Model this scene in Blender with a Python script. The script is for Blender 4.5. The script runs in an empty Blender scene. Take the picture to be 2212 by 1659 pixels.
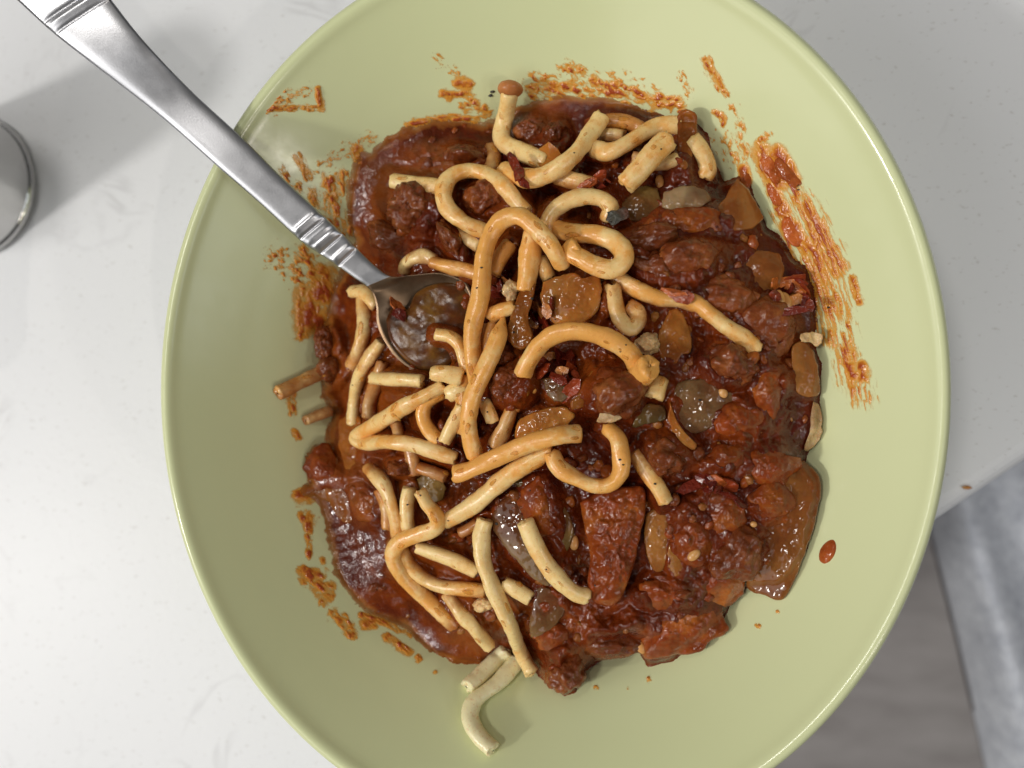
import bpy, bmesh, math, random
import numpy as np
from mathutils import Vector, Matrix

# ------------------------------------------------------------------ camera, world, lamps, exposure
SC = bpy.context.scene
MM = 0.001
FPX, CX, CY = 1661.0, 1106.0, 829.5          # focal length and centre of the 2212x1659 view the layout was measured in
TILT = math.radians(9.0)
RIMZ = 65.0
CAM = np.array([166*math.sin(TILT), 0.0, RIMZ + 166*math.cos(TILT)])
cam = bpy.data.cameras.new('camera'); camo = bpy.data.objects.new('camera', cam); SC.collection.objects.link(camo)
cam.sensor_width = 36.0; cam.lens = 36.0*FPX/2212.0
cam.clip_start = 0.01; cam.clip_end = 10
camo.location = CAM*MM; camo.rotation_euler = (0, TILT, 0)
cam.dof.use_dof = True; cam.dof.focus_distance = 0.171; cam.dof.aperture_fstop = 9.5
SC.camera = camo

W = bpy.data.worlds.new('World'); SC.world = W; W.use_nodes = True
wn = W.node_tree; bg = wn.nodes['Background']
tc = wn.nodes.new('ShaderNodeTexCoord'); sep = wn.nodes.new('ShaderNodeSeparateXYZ'); rmp = wn.nodes.new('ShaderNodeValToRGB')
mr = wn.nodes.new('ShaderNodeMapRange'); mr.inputs[1].default_value = -1; mr.inputs[2].default_value = 1
wn.links.new(tc.outputs['Generated'], sep.inputs[0]); wn.links.new(sep.outputs[2], mr.inputs[0]); wn.links.new(mr.outputs[0], rmp.inputs[0])
cr = rmp.color_ramp
cr.elements[0].position = 0.3; cr.elements[0].color = (0.10, 0.10, 0.10, 1)
cr.elements[1].position = 1.0; cr.elements[1].color = (0.52, 0.515, 0.50, 1)
e = cr.elements.new(0.5); e.color = (0.20, 0.20, 0.205, 1)
e = cr.elements.new(0.75); e.color = (0.42, 0.415, 0.405, 1)
wn.links.new(rmp.outputs[0], bg.inputs[0]); bg.inputs[1].default_value = 0.22

def lamp(name, direction, dist, size, power, color, target=(0, 0, 40), shape='DISK'):
    l = bpy.data.lights.new(name, 'AREA'); l.shape = shape; l.size = size; l.energy = power; l.color = color
    if shape == 'RECTANGLE': l.size_y = size*0.6
    o = bpy.data.objects.new(name, l); SC.collection.objects.link(o)
    d = Vector(direction).normalized(); t = Vector(target)*MM
    o.location = t + d*dist; o.rotation_euler = d.to_track_quat('Z', 'Y').to_euler()
    return o
lamp('ceiling_downlight', (-0.73, -0.24, 0.67), 1.6, 0.13, 8.6, (1.0, 0.96, 0.90))
lamp('window_light', (-0.68, -0.42, 0.70), 1.5, 1.5, 7.8, (1.0, 0.985, 0.96), shape='RECTANGLE')
lamp('ceiling_panel', (-0.35, 0.08, 1.0), 1.7, 0.22, 6.0, (1.0, 0.96, 0.90))
lamp('ceiling_downlight', (0.66, -0.50, 0.56), 1.7, 0.04, 1.6, (1.0, 0.92, 0.84))
lamp('ceiling_downlight', (-0.15, 0.55, 0.9), 1.9, 0.035, 2.2, (1.0, 0.92, 0.82))
lamp('ceiling_downlight', (0.55, -0.50, 0.85), 1.9, 0.035, 2.6, (1.0, 0.93, 0.85))
lamp('far_window', (0.79, -0.24, 0.556), 1.3, 0.42, 0.9, (0.86, 0.93, 1.0), target=(-70, 25, 60), shape='RECTANGLE')
SC.view_settings.view_transform = 'Standard'; SC.view_settings.look = 'None'
SC.view_settings.exposure = 0.0; SC.view_settings.gamma = 1.0
SC.cycles.max_bounces = 8; SC.cycles.caustics_reflective = False; SC.cycles.caustics_refractive = False

# ------------------------------------------------------------------ helpers: rays, noise, meshes
RNG = random.Random(7)
ct, st = math.cos(TILT), math.sin(TILT)
def rays(px, py):
    px = np.asarray(px, float); py = np.asarray(py, float)
    a = (px-CX)/FPX; b = -(py-CY)/FPX; c = -np.ones_like(a)
    return np.stack([ct*a + st*c, b, -st*a + ct*c], -1)
def unp(px, py, z):
    d = rays(px, py); t = (np.asarray(z, float)-CAM[2])/d[..., 2]
    return CAM + d*t[..., None]
def pxmm(z): return FPX/(CAM[2]-z)           # view pixels per mm at height z

def _hash(ix, iy, iz, seed):
    n = (ix.astype(np.int64)*374761393 + iy.astype(np.int64)*668265263 + iz.astype(np.int64)*2147483647 + seed*1274126177) & 0xffffffff
    n = ((n ^ (n >> 13))*1274126177) & 0xffffffff
    n = ((n ^ (n >> 16))*2246822519) & 0xffffffff
    return (n ^ (n >> 15)).astype(float)/4294967295.0
def vnoise(P, seed=0):
    P = np.asarray(P, float)
    if P.shape[-1] == 2: P = np.concatenate([P, np.zeros(P.shape[:-1]+(1,))], -1)
    i = np.floor(P).astype(np.int64); f = P-i; f = f*f*(3-2*f)
    out = 0
    for dx in (0, 1):
        for dy in (0, 1):
            for dz in (0, 1):
                w = (f[..., 0] if dx else 1-f[..., 0])*(f[..., 1] if dy else 1-f[..., 1])*(f[..., 2] if dz else 1-f[..., 2])
                out = out + w*_hash(i[..., 0]+dx, i[..., 1]+dy, i[..., 2]+dz, seed)
    return out
def fbm(P, seed=0, oct=4, gain=0.5):
    P = np.asarray(P, float); a, s, tot = 1.0, 0, 0
    for k in range(oct):
        s = s + a*(vnoise(P*2**k + 17.3*k, seed+k)*2-1); tot += a; a *= gain
    return s/tot
def sstep(a, b, x):
    t = np.clip((x-a)/(b-a), 0, 1); return t*t*(3-2*t)

def mesh_obj(name, V, F, mat, parent=None, smooth=True, attrs=None, own_origin=True):
    V = np.asarray(V, float)*MM
    c = np.zeros(3)
    if own_origin and parent is None:
        c = np.array([(V[:, 0].min()+V[:, 0].max())/2, (V[:, 1].min()+V[:, 1].max())/2, V[:, 2].min()])
    me = bpy.data.meshes.new(name); me.from_pydata((V-c).tolist(), [], F if isinstance(F, list) else F.tolist())
    me.update()
    if smooth: me.polygons.foreach_set('use_smooth', [True]*len(me.polygons))
    for k, v in (attrs or {}).items():
        at = me.attributes.new(k, 'FLOAT', 'POINT'); at.data.foreach_set('value', np.asarray(v, float))
    me.materials.append(mat)
    o = bpy.data.objects.new(name, me); SC.collection.objects.link(o); o.location = c
    if parent is not None:
        o.parent = parent; o.location = -np.array(parent.location)
    return o
def tag(o, label=None, cat=None, group=None, kind=None):
    if label: o['label'] = label
    if cat: o['category'] = cat
    if group: o['group'] = group
    if kind: o['kind'] = kind
    return o
def empty(name, loc):
    o = bpy.data.objects.new(name, None); SC.collection.objects.link(o); o.location = np.array(loc, float)*MM
    o.empty_display_size = 0.01
    return o
def catmull(P, step, closed=False):
    P = np.asarray(P, float); n = len(P)
    Q = np.vstack([2*P[0]-P[1], P, 2*P[-1]-P[-2]])
    out = []
    for i in range(1, n):
        p0, p1, p2, p3 = Q[i-1], Q[i], Q[i+1], Q[i+2]
        m = max(2, int(np.linalg.norm((p2-p1)[:2])/step))
        for t in np.arange(m)/m:
            out.append(0.5*((2*p1)+(-p0+p2)*t+(2*p0-5*p1+4*p2-p3)*t*t+(-p0+3*p1-3*p2+p3)*t**3))
    out.append(P[-1])
    return np.array(out)
def grid_faces(nu, nv, wrap=False):
    i = np.arange(nu-1)[:, None]; j = np.arange(nv if wrap else nv-1)[None, :]; j2 = (j+1) % nv
    return np.stack([i*nv+j, i*nv+j2, (i+1)*nv+j2, (i+1)*nv+j], -1).reshape(-1, 4)

# ------------------------------------------------------------------ materials
def new_mat(name):
    m = bpy.data.materials.new(name); m.use_nodes = True
    nt = m.node_tree; return m, nt, nt.nodes['Principled BSDF']
def N(nt, typ, **kw):
    n = nt.nodes.new(typ)
    for k, v in kw.items():
        if k in n.inputs.keys() if hasattr(n.inputs, 'keys') else False: n.inputs[k].default_value = v
        else: setattr(n, k, v)
    return n
def noise(nt, scale, detail=3.0, rough=0.55, coord='Object', dist=0.0, stretch=None):
    t = nt.nodes.new('ShaderNodeTexCoord'); n = nt.nodes.new('ShaderNodeTexNoise')
    n.inputs['Scale'].default_value = scale; n.inputs['Detail'].default_value = detail; n.inputs['Roughness'].default_value = rough
    n.inputs['Distortion'].default_value = dist
    oi = nt.nodes.new('ShaderNodeObjectInfo'); ad = nt.nodes.new('ShaderNodeVectorMath'); ad.operation = 'ADD'
    src = t.outputs[coord]
    if stretch:
        mp = nt.nodes.new('ShaderNodeMapping'); mp.inputs['Scale'].default_value = stretch
        nt.links.new(src, mp.inputs[0]); src = mp.outputs[0]
    nt.links.new(src, ad.inputs[0]); nt.links.new(oi.outputs['Random'], ad.inputs[1])
    nt.links.new(ad.outputs[0], n.inputs['Vector'])
    return n.outputs['Fac']
def ramp(nt, fac, stops):
    r = nt.nodes.new('ShaderNodeValToRGB'); c = r.color_ramp
    while len(c.elements) > 1: c.elements.remove(c.elements[0])
    c.elements[0].position = stops[0][0]; c.elements[0].color = (*stops[0][1], 1) if len(stops[0][1]) == 3 else stops[0][1]
    for p, col in stops[1:]:
        e = c.elements.new(p); e.color = (*col, 1)
    nt.links.new(fac, r.inputs[0]); return r.outputs[0]
def mixc(nt, fac, a, b, mode='MIX'):
    m = nt.nodes.new('ShaderNodeMix'); m.data_type = 'RGBA'; m.blend_type = mode
    for s, v in ((m.inputs[0], fac), (m.inputs[6], a), (m.inputs[7], b)):
        if isinstance(v, (int, float)): s.default_value = v
        elif isinstance(v, tuple): s.default_value = (*v, 1)
        else: nt.links.new(v, s)
    return m.outputs[2]
def math_(nt, op, a, b=0.0):
    m = nt.nodes.new('ShaderNodeMath'); m.operation = op
    for s, v in ((m.inputs[0], a), (m.inputs[1], b)):
        if isinstance(v, (int, float)): s.default_value = v
        else: nt.links.new(v, s)
    return m.outputs[0]
def bump(nt, bsdf, height, strength, dist):
    b = nt.nodes.new('ShaderNodeBump'); b.inputs['Strength'].default_value = strength; b.inputs['Distance'].default_value = dist
    nt.links.new(height, b.inputs['Height']); nt.links.new(b.outputs[0], bsdf.inputs['Normal'])
def attr(nt, name):
    a = nt.nodes.new('ShaderNodeAttribute'); a.attribute_name = name; return a.outputs['Fac']
def sss(b, w, radius, scale=0.002):
    b.inputs['Subsurface Weight'].default_value = w; b.inputs['Subsurface Radius'].default_value = radius
    b.inputs['Subsurface Scale'].default_value = scale

# glazed bowl
M_BOWL, nt, b = new_mat('lime_glaze')
g1 = noise(nt, 9, 2); g2 = noise(nt, 900, 2)
col = ramp(nt, g1, [(0.3, (0.64, 0.685, 0.395)), (0.7, (0.67, 0.71, 0.42))])
nt.links.new(col, b.inputs['Base Color']); nt.links.new(ramp(nt, noise(nt, 45, 5, 0.7), [(0.35, (0.11,)*3), (0.7, (0.26,)*3)]), b.inputs['Roughness'])
b.inputs['Specular IOR Level'].default_value = 0.33
bump(nt, b, math_(nt, 'ADD', noise(nt, 60, 2), math_(nt, 'MULTIPLY', noise(nt, 700, 2), 0.05)), 0.06, 0.002)
M_FOOT, nt, b = new_mat('bare_foot'); b.inputs['Base Color'].default_value = (0.55, 0.5, 0.4, 1); b.inputs['Roughness'].default_value = 0.8

# pasta: cream dough with orange sauce stain, amount from the object's own colour
M_PASTA, nt, b = new_mat('cooked_pasta')
oi = nt.nodes.new('ShaderNodeObjectInfo'); sp = nt.nodes.new('ShaderNodeSeparateColor'); nt.links.new(oi.outputs['Color'], sp.inputs[0])
n1 = math_(nt, 'ADD', math_(nt, 'MULTIPLY', noise(nt, 105, 3, 0.6, dist=0.3), 0.6), math_(nt, 'MULTIPLY', noise(nt, 330, 4, 0.65), 0.4)); n2 = noise(nt, 1000, 3, 0.75); n3 = noise(nt, 420, 3, 0.6)
cream = mixc(nt, n3, (0.81, 0.57, 0.23), (0.88, 0.69, 0.33))
st1 = math_(nt, 'ADD', n1, math_(nt, 'MULTIPLY', math_(nt, 'SUBTRACT', sp.outputs[0], 0.38), 0.55))
stain = ramp(nt, st1, [(0.40, (0.0, 0.0, 0.0)), (0.50, (0.35, 0.35, 0.35)), (0.60, (1, 1, 1))])
orange = mixc(nt, n3, (0.82, 0.38, 0.05), (0.70, 0.24, 0.025))
cream = mixc(nt, math_(nt, 'MULTIPLY', math_(nt, 'SUBTRACT', 1.0, sp.outputs[2]), 1.1), cream, (0.82, 0.76, 0.47))
c1 = mixc(nt, math_(nt, 'MULTIPLY', math_(nt, 'MULTIPLY', stain, 0.78), sp.outputs[2]), cream, orange)
fleck = ramp(nt, n2, [(0.56, (0, 0, 0)), (0.70, (1, 1, 1))])
c2 = mixc(nt, math_(nt, 'MULTIPLY', fleck, 0.55), c1, (0.62, 0.26, 0.05))
# heavily coated strands
c3 = mixc(nt, math_(nt, 'MULTIPLY', sp.outputs[1], ramp(nt, n1, [(0.25, (1, 1, 1)), (0.75, (0.55, 0.55, 0.55))])), c2, (0.30, 0.085, 0.022))
wt = ramp(nt, math_(nt, 'ADD', math_(nt, 'MULTIPLY', attr(nt, 'wet'), sp.outputs[2]), math_(nt, 'MULTIPLY', math_(nt, 'SUBTRACT', noise(nt, 240, 4, 0.6), 0.5), 0.9)), [(0.38, (0, 0, 0)), (0.60, (0.6, 0.6, 0.6)), (0.85, (0.95, 0.95, 0.95))])
c4 = mixc(nt, wt, c3, mixc(nt, n3, (0.42, 0.125, 0.022), (0.26, 0.06, 0.010)))
nt.links.new(c4, b.inputs['Base Color'])
nt.links.new(ramp(nt, n1, [(0.3, (0.38, 0.38, 0.38)), (0.7, (0.18, 0.18, 0.18))]), b.inputs['Roughness'])
sss(b, 0.10, (1.0, 0.5, 0.18), 0.001)
bump(nt, b, noise(nt, 600, 3, 0.6), 0.25, 0.0005)

def food_mat(name, stops, scale, rough=(0.16, 0.4), bumps=((260, 0.9, 0.0022), ), w_sss=0.12, coat=0.5, spec=0.3, stretch=None, sssr=(1.0, 0.35, 0.15), det=5, bst=0.8):
    m, nt, b = new_mat(name)
    n = noise(nt, scale, det, 0.65 if det > 3 else 0.45, dist=0.4, stretch=stretch)
    c = ramp(nt, n, stops)
    oi = nt.nodes.new('ShaderNodeObjectInfo')
    hv = nt.nodes.new('ShaderNodeHueSaturation')
    nt.links.new(math_(nt, 'ADD', math_(nt, 'MULTIPLY', oi.outputs['Random'], 0.5), 0.75), hv.inputs['Value'])
    nt.links.new(c, hv.inputs['Color'])
    cm = ramp(nt, noise(nt, 150 if det > 3 else 75, 4 if det > 3 else 2, 0.6 if det > 3 else 0.4, dist=0.8), [(0.40, (0, 0, 0)), (0.62, (1, 1, 1))])
    sc_ = ramp(nt, noise(nt, 260, 4, 0.6), [(0.3, (0.075, 0.012, 0.003)), (0.7, (0.19, 0.037, 0.006))])
    nt.links.new(mixc(nt, math_(nt, 'MULTIPLY', cm, coat), hv.outputs[0], sc_), b.inputs['Base Color'])
    rn = noise(nt, 350, 3)
    nt.links.new(ramp(nt, rn, [(0.3, (rough[0],)*3), (0.7, (rough[1],)*3)]), b.inputs['Roughness'])
    b.inputs['Specular IOR Level'].default_value = spec
    b.inputs['Coat Weight'].default_value = 0.10; b.inputs['Coat Roughness'].default_value = 0.04
    if w_sss: sss(b, w_sss, sssr, 0.002)
    h = None
    for s, a, d in bumps:
        t = math_(nt, 'MULTIPLY', noise(nt, s, 4, 0.6, stretch=stretch), a)
        h = t if h is None else math_(nt, 'ADD', h, t)
    bump(nt, b, h, bst, bumps[0][2])
    return m, nt, b
# sauce: the height field carries 'edge' (0 in the pile, 1 at the thin oily rim of the puddle)
M_SAUCE, nt, b = food_mat('meat_sauce', [(0.28, (0.063, 0.009, 0.0019)), (0.45, (0.125, 0.018, 0.0030)), (0.58, (0.193, 0.032, 0.0040)), (0.74, (0.281, 0.063, 0.0069))], 110,
                          (0.06, 0.17), ((170, 1.0, 0.0010), (600, 0.25, 0.002)), 0.18, coat=0.0)
src = b.inputs['Base Color'].links[0].from_socket
lf = noise(nt, 32, 3, 0.5)
src = mixc(nt, ramp(nt, lf, [(0.52, (0, 0, 0)), (0.66, (0.75, 0.75, 0.75))]), mixc(nt, ramp(nt, lf, [(0.34, (0.8, 0.8, 0.8)), (0.46, (0, 0, 0))]), src, (0.060, 0.008, 0.005)), (0.25, 0.062, 0.008))
thin = ramp(nt, math_(nt, 'ADD', attr(nt, 'edge'), math_(nt, 'MULTIPLY', math_(nt, 'SUBTRACT', noise(nt, 220, 3), 0.5), 0.5)), [(0.35, (0, 0, 0)), (0.95, (1, 1, 1))])
nt.links.new(mixc(nt, math_(nt, 'MULTIPLY', thin, 0.85), src, (0.50, 0.19, 0.035)), b.inputs['Base Color'])
nt.links.new(ramp(nt, thin, [(0.4, (1, 1, 1)), (1.0, (0.5, 0.5, 0.5))]), b.inputs['Alpha'])

M_MEAT, _, _ = food_mat('cooked_mince', [(0.3, (0.087, 0.019, 0.0054)), (0.5, (0.174, 0.042, 0.0108)), (0.7, (0.301, 0.099, 0.0243))], 190, (0.10, 0.28), ((260, 1.0, 0.0012), (900, 0.3, 0.002)), 0.18, bst=0.45)
M_CLOT, _, _ = food_mat('red_clot', [(0.3, (0.30, 0.05, 0.012)), (0.7, (0.52, 0.14, 0.03))], 160, (0.08, 0.2), ((200, 1.0, 0.001), ), 0.3, coat=0.2)
M_FLECK, _, _ = food_mat('orange_sauce', [(0.3, (0.66, 0.24, 0.03)), (0.7, (0.78, 0.34, 0.05))], 200, (0.08, 0.22), ((300, 1.0, 0.001), ), 0.3, coat=0.15)
_b = M_FLECK.node_tree.nodes['Principled BSDF']
M_FLECK.node_tree.links.new(ramp(M_FLECK.node_tree, noise(M_FLECK.node_tree, 500, 3), [(0.35, (0.1,)*3), (0.65, (0.6,)*3)]), _b.inputs['Alpha'])
M_TOMATO, _, _ = food_mat('cooked_tomato', [(0.3, (0.153, 0.023, 0.0054)), (0.5, (0.250, 0.047, 0.0081)), (0.7, (0.371, 0.108, 0.0152))], 110, (0.10, 0.28), ((170, 1.0, 0.0012), (700, 0.15, 0.002)), 0.25, coat=0.6, bst=0.4)
M_ONION, _, _ = food_mat('stewed_onion', [(0.3, (0.309, 0.086, 0.0112)), (0.5, (0.446, 0.154, 0.0244)), (0.72, (0.549, 0.247, 0.0561))], 150, (0.07, 0.2), ((160, 1.0, 0.0009), (60, 0.8, 0.001)), 0.5, stretch=(1, 0.4, 1), coat=0.5, det=2, bst=0.22)
M_ONION.node_tree.nodes['Principled BSDF'].inputs['Transmission Weight'].default_value = 0.2
M_ONION.node_tree.nodes['Principled BSDF'].inputs['IOR'].default_value = 1.36
M_DULL, _, _ = food_mat('brown_onion', [(0.3, (0.163, 0.051, 0.0105)), (0.5, (0.240, 0.086, 0.0175)), (0.72, (0.343, 0.148, 0.0351))], 110, (0.08, 0.22), ((160, 1.0, 0.0010), ), 0.35, det=2, bst=0.3, stretch=(1, 0.4, 1))
M_MUSH, _, _ = food_mat('glassy_grey_onion', [(0.3, (0.15, 0.070, 0.024)), (0.5, (0.26, 0.150, 0.062)), (0.72, (0.46, 0.33, 0.18))], 70, (0.05, 0.15), ((110, 1.0, 0.0010), ), 0.35, coat=0.75, det=2, bst=0.22)
M_MUSH.node_tree.nodes['Principled BSDF'].inputs['Transmission Weight'].default_value = 0.25
M_CAP, _, _ = food_mat('tan_cap', [(0.3, (0.30, 0.10, 0.030)), (0.7, (0.42, 0.17, 0.055))], 120, (0.15, 0.3), ((150, 1.0, 0.001), ), 0.2, coat=0.25, det=2, bst=0.2)
M_OLIVE, _, _ = food_mat('olive_vegetable', [(0.3, (0.07, 0.040, 0.012)), (0.55, (0.15, 0.085, 0.022)), (0.75, (0.25, 0.15, 0.045))], 110, (0.08, 0.2), ((160, 1.0, 0.0010), ), 0.2, det=2, bst=0.3)
M_DARK, _, _ = food_mat('dark_herb', [(0.3, (0.022, 0.022, 0.018)), (0.7, (0.075, 0.07, 0.055))], 200, (0.15, 0.35), ((400, 1.0, 0.001), ), 0)
M_PALE, _, _ = food_mat('pale_bits', [(0.3, (0.60, 0.36, 0.15)), (0.6, (0.78, 0.56, 0.28))], 200, (0.2, 0.4), ((500, 1.0, 0.001), ), 0.3)
M_FLAKE, nt, b = new_mat('dried_chilli')
oi = nt.nodes.new('ShaderNodeObjectInfo')
fc = ramp(nt, oi.outputs['Random'], [(0.0, (0.10, 0.010, 0.005)), (0.4, (0.19, 0.022, 0.008)), (0.65, (0.32, 0.050, 0.012)), (0.85, (0.52, 0.15, 0.026)), (1.0, (0.68, 0.30, 0.09))])
nt.links.new(mixc(nt, ramp(nt, noise(nt, 500, 3), [(0.45, (0, 0, 0)), (0.75, (0.7, 0.7, 0.7))]), fc, (0.05, 0.007, 0.005)), b.inputs['Base Color']); b.inputs['Roughness'].default_value = 0.18
b.inputs['Specular IOR Level'].default_value = 0.4; b.inputs['Coat Weight'].default_value = 0.1; b.inputs['Coat Roughness'].default_value = 0.1
bump(nt, b, noise(nt, 600, 3), 0.6, 0.001)
M_SEED, nt, b = new_mat('tan_seed'); nt.links.new(ramp(nt, noise(nt, 300, 2), [(0.3, (0.50, 0.21, 0.055)), (0.7, (0.62, 0.33, 0.11))]), b.inputs['Base Color']); b.inputs['Roughness'].default_value = 0.25
M_PEPPER, nt, b = new_mat('black_pepper'); b.inputs['Base Color'].default_value = (0.018, 0.012, 0.009, 1); b.inputs['Roughness'].default_value = 0.5

# thin sauce smears: 'film' is the thickness of the film
M_SMEAR, nt, b = new_mat('sauce_film')
fl = math_(nt, 'ADD', attr(nt, 'film'), math_(nt, 'MULTIPLY', math_(nt, 'SUBTRACT', noise(nt, 350, 4, 0.6), 0.5), 0.35))
nt.links.new(ramp(nt, fl, [(0.0, (0.82, 0.44, 0.08)), (0.3, (0.78, 0.35, 0.04)), (0.5, (0.60, 0.20, 0.022)), (0.85, (0.38, 0.06, 0.014))]), b.inputs['Base Color'])
b.inputs['Roughness'].default_value = 0.22
bump(nt, b, noise(nt, 400, 3), 0.25, 0.0005)
nt.links.new(ramp(nt, fl, [(0.0, (0.0,)*3), (0.10, (0.16,)*3), (0.20, (0.55,)*3), (0.40, (0.92,)*3)]), b.inputs['Alpha'])

M_STEEL, nt, b = new_mat('brushed_steel'); b.inputs['Metallic'].default_value = 1.0
b.inputs['Base Color'].default_value = (0.54, 0.545, 0.57, 1)
nt.links.new(ramp(nt, noise(nt, 300, 4, 0.6), [(0.3, (0.33,)*3), (0.7, (0.40,)*3)]), b.inputs['Roughness'])
bump(nt, b, noise(nt, 2500, 2), 0.05, 0.0003)
M_STEEL2, nt, b = new_mat('polished_steel'); b.inputs['Metallic'].default_value = 1.0
b.inputs['Base Color'].default_value = (0.55, 0.54, 0.53, 1); b.inputs['Roughness'].default_value = 0.12
bump(nt, b, noise(nt, 90, 3, stretch=(2, 2, 0.02)), 0.15, 0.003)

M_SPOON, nt, b = new_mat('food_reflection_steel'); b.inputs['Metallic'].default_value = 0.85
nt.links.new(ramp(nt, noise(nt, 130, 4, 0.6), [(0.35, (0.12, 0.070, 0.036)), (0.65, (0.22, 0.15, 0.095))]), b.inputs['Base Color']); b.inputs['Roughness'].default_value = 0.38  # brown reflection of the food painted into the spoon bowl's base colour
M_COUNTER, nt, b = new_mat('white_quartz')
v = noise(nt, 16, 4, 0.55, dist=1.2); w2 = noise(nt, 22, 3, 0.5)
vein = math_(nt, 'MULTIPLY', ramp(nt, math_(nt, 'ABSOLUTE', math_(nt, 'SUBTRACT', v, 0.5)), [(0.0, (1, 1, 1)), (0.022, (0, 0, 0))]), ramp(nt, w2, [(0.53, (0, 0, 0)), (0.66, (1, 1, 1))]))
spk = ramp(nt, noise(nt, 900, 2, 0.5, stretch=(0.6, 1, 1)), [(0.67, (0, 0, 0)), (0.72, (1, 1, 1))])
base = mixc(nt, noise(nt, 12, 3), (0.775, 0.795, 0.82), (0.825, 0.84, 0.87))
c = mixc(nt, math_(nt, 'MULTIPLY', vein, 0.45), base, (0.50, 0.50, 0.52))
nt.links.new(mixc(nt, math_(nt, 'MULTIPLY', spk, 0.32), c, (0.40, 0.38, 0.36)), b.inputs['Base Color'])
b.inputs['Roughness'].default_value = 0.42; b.inputs['Specular IOR Level'].default_value = 0.3
bump(nt, b, noise(nt, 420, 4, 0.6), 0.12, 0.0008)
M_FLOOR, nt, b = new_mat('grey_floor')
nt.links.new(ramp(nt, noise(nt, 9, 4, 0.6, stretch=(1, 3, 1)), [(0.3, (0.33, 0.305, 0.30)), (0.7, (0.46, 0.435, 0.43))]), b.inputs['Base Color']); b.inputs['Roughness'].default_value = 0.6
M_CLOTH, nt, b = new_mat('pale_blue_fabric')
nt.links.new(ramp(nt, math_(nt, 'ADD', math_(nt, 'MULTIPLY', noise(nt, 75, 5, 0.75), 0.7), math_(nt, 'MULTIPLY', noise(nt, 120, 3, 0.6, stretch=(1, 2, 1)), 0.3)), [(0.38, (0.45, 0.48, 0.55)), (0.60, (0.70, 0.735, 0.80))]), b.inputs['Base Color']); b.inputs['Roughness'].default_value = 0.9
b.inputs['Sheen Weight'].default_value = 0.3
bump(nt, b, noise(nt, 200, 4, 0.7), 0.7, 0.004)

# ------------------------------------------------------------------ countertop, floor, fabric
pa, pb = unp(2212, 1010, 0), unp(2010, 1145, 0)
u = (pa-pb); u /= np.linalg.norm(u); nrm = np.array([u[1], -u[0], 0]);   # nrm points off the counter (right and down in the view)
prof = []
R = 6.0
for k in range(7):
    a = math.pi/2*k/6; prof.append((-R+R*math.sin(a), -R+R*math.cos(a)))
for k in range(7):
    a = math.pi/2*k/6; prof.append((-R+R*math.cos(a), -30+R-R*math.sin(a)))
prof = [(-700, 0)] + prof + [(-700, -30)]
V, F = [], []
ss = (-500, 700)
for s in ss:
    for q, z in prof:
        p = pb + u*s + nrm*q; V.append((p[0], p[1], z))
n = len(prof)
F = [[i, (i+1) % n, n+(i+1) % n, n+i] for i in range(n)] + [list(range(n))[::-1], list(range(n, 2*n))]
o = mesh_obj('countertop', V, F, M_COUNTER, smooth=False)
tag(o, 'white quartz countertop with faint grey veins and rounded front edge', 'countertop', kind='structure')
o = mesh_obj('floor', [(-1500, -1500, -880), (2000, -1500, -880), (2000, 1500, -880), (-1500, 1500, -880)], [[0, 1, 2, 3]], M_FLOOR)
tag(o, 'grey brown floor seen below the counter edge', 'floor', kind='structure')
# fabric hanging below the counter edge: left border runs from under the counter down to the bottom of the view
nu, nv = 60, 60
V = []
for i in range(nu):
    for j in range(nv):
        t, s = i/(nu-1), j/(nv-1)
        py = 950 + 1000*t
        px = 2012 + (py-1150)*0.235 + 700*s - 40*(t-0.5)**2
        z = -250 + 14*math.sin(9*s+2.0*t) + 6*math.sin(23*s-5*t) - 60*(1-min(1, s*6))**2 + 5*math.sin(14*t+4*s)
        V.append(unp(px, py, z))
V = np.array(V); V2 = V - np.array([0, 0, 3.0])
F = grid_faces(nu, nv); nV = len(V)
edge = [j for j in range(nv)] + [i*nv+nv-1 for i in range(1, nu)] + [(nu-1)*nv+j for j in range(nv-2, -1, -1)] + [i*nv for i in range(nu-2, 0, -1)]
FF = F[:, ::-1].tolist() + (F+nV).tolist() + [[edge[k], edge[(k+1) % len(edge)], edge[(k+1) % len(edge)]+nV, edge[k]+nV] for k in range(len(edge))]
o = mesh_obj('fabric', np.vstack([V, V2]), FF, M_CLOTH)
tag(o, 'pale blue grey fabric with soft folds below the corner of the counter', 'fabric')

# ------------------------------------------------------------------ bowl
OUT = np.array([(1664,37),(1854,220),(1943,357),(1985,446),(2051,949),(2011,1150),(1966,1266),(1890,1422),(1830,1508),(1709,1649),(348,848),(363,999),(403,1176),(454,1291),(524,1433),(615,1549),(726,1659),(768,7),(660,87),(573,184),(503,278),(434,403),(382,555)], float)
Q = unp(OUT[:, 0], OUT[:, 1], 62.5)[:, :2]
A = np.c_[Q[:, 0]**2, Q[:, 1]**2, Q]
s_, *_ = np.linalg.lstsq(A, np.ones(len(Q)), rcond=None)
BX, BY = -s_[2]/(2*s_[0]), -s_[3]/(2*s_[1])
kk = 1 + s_[0]*BX*BX + s_[1]*BY*BY
RA, RB = math.sqrt(kk/s_[0]), math.sqrt(kk/s_[1])
print('bowl', BX, BY, RA, RB)
GZ = np.array([14.0, 15, 18, 23, 30, 38, 45, 52, 58, 61.0, 63.0])
GF = np.array([0.15, 0.32, 0.42, 0.52, 0.61, 0.685, 0.745, 0.822, 0.890, 0.925, 0.948])
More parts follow.
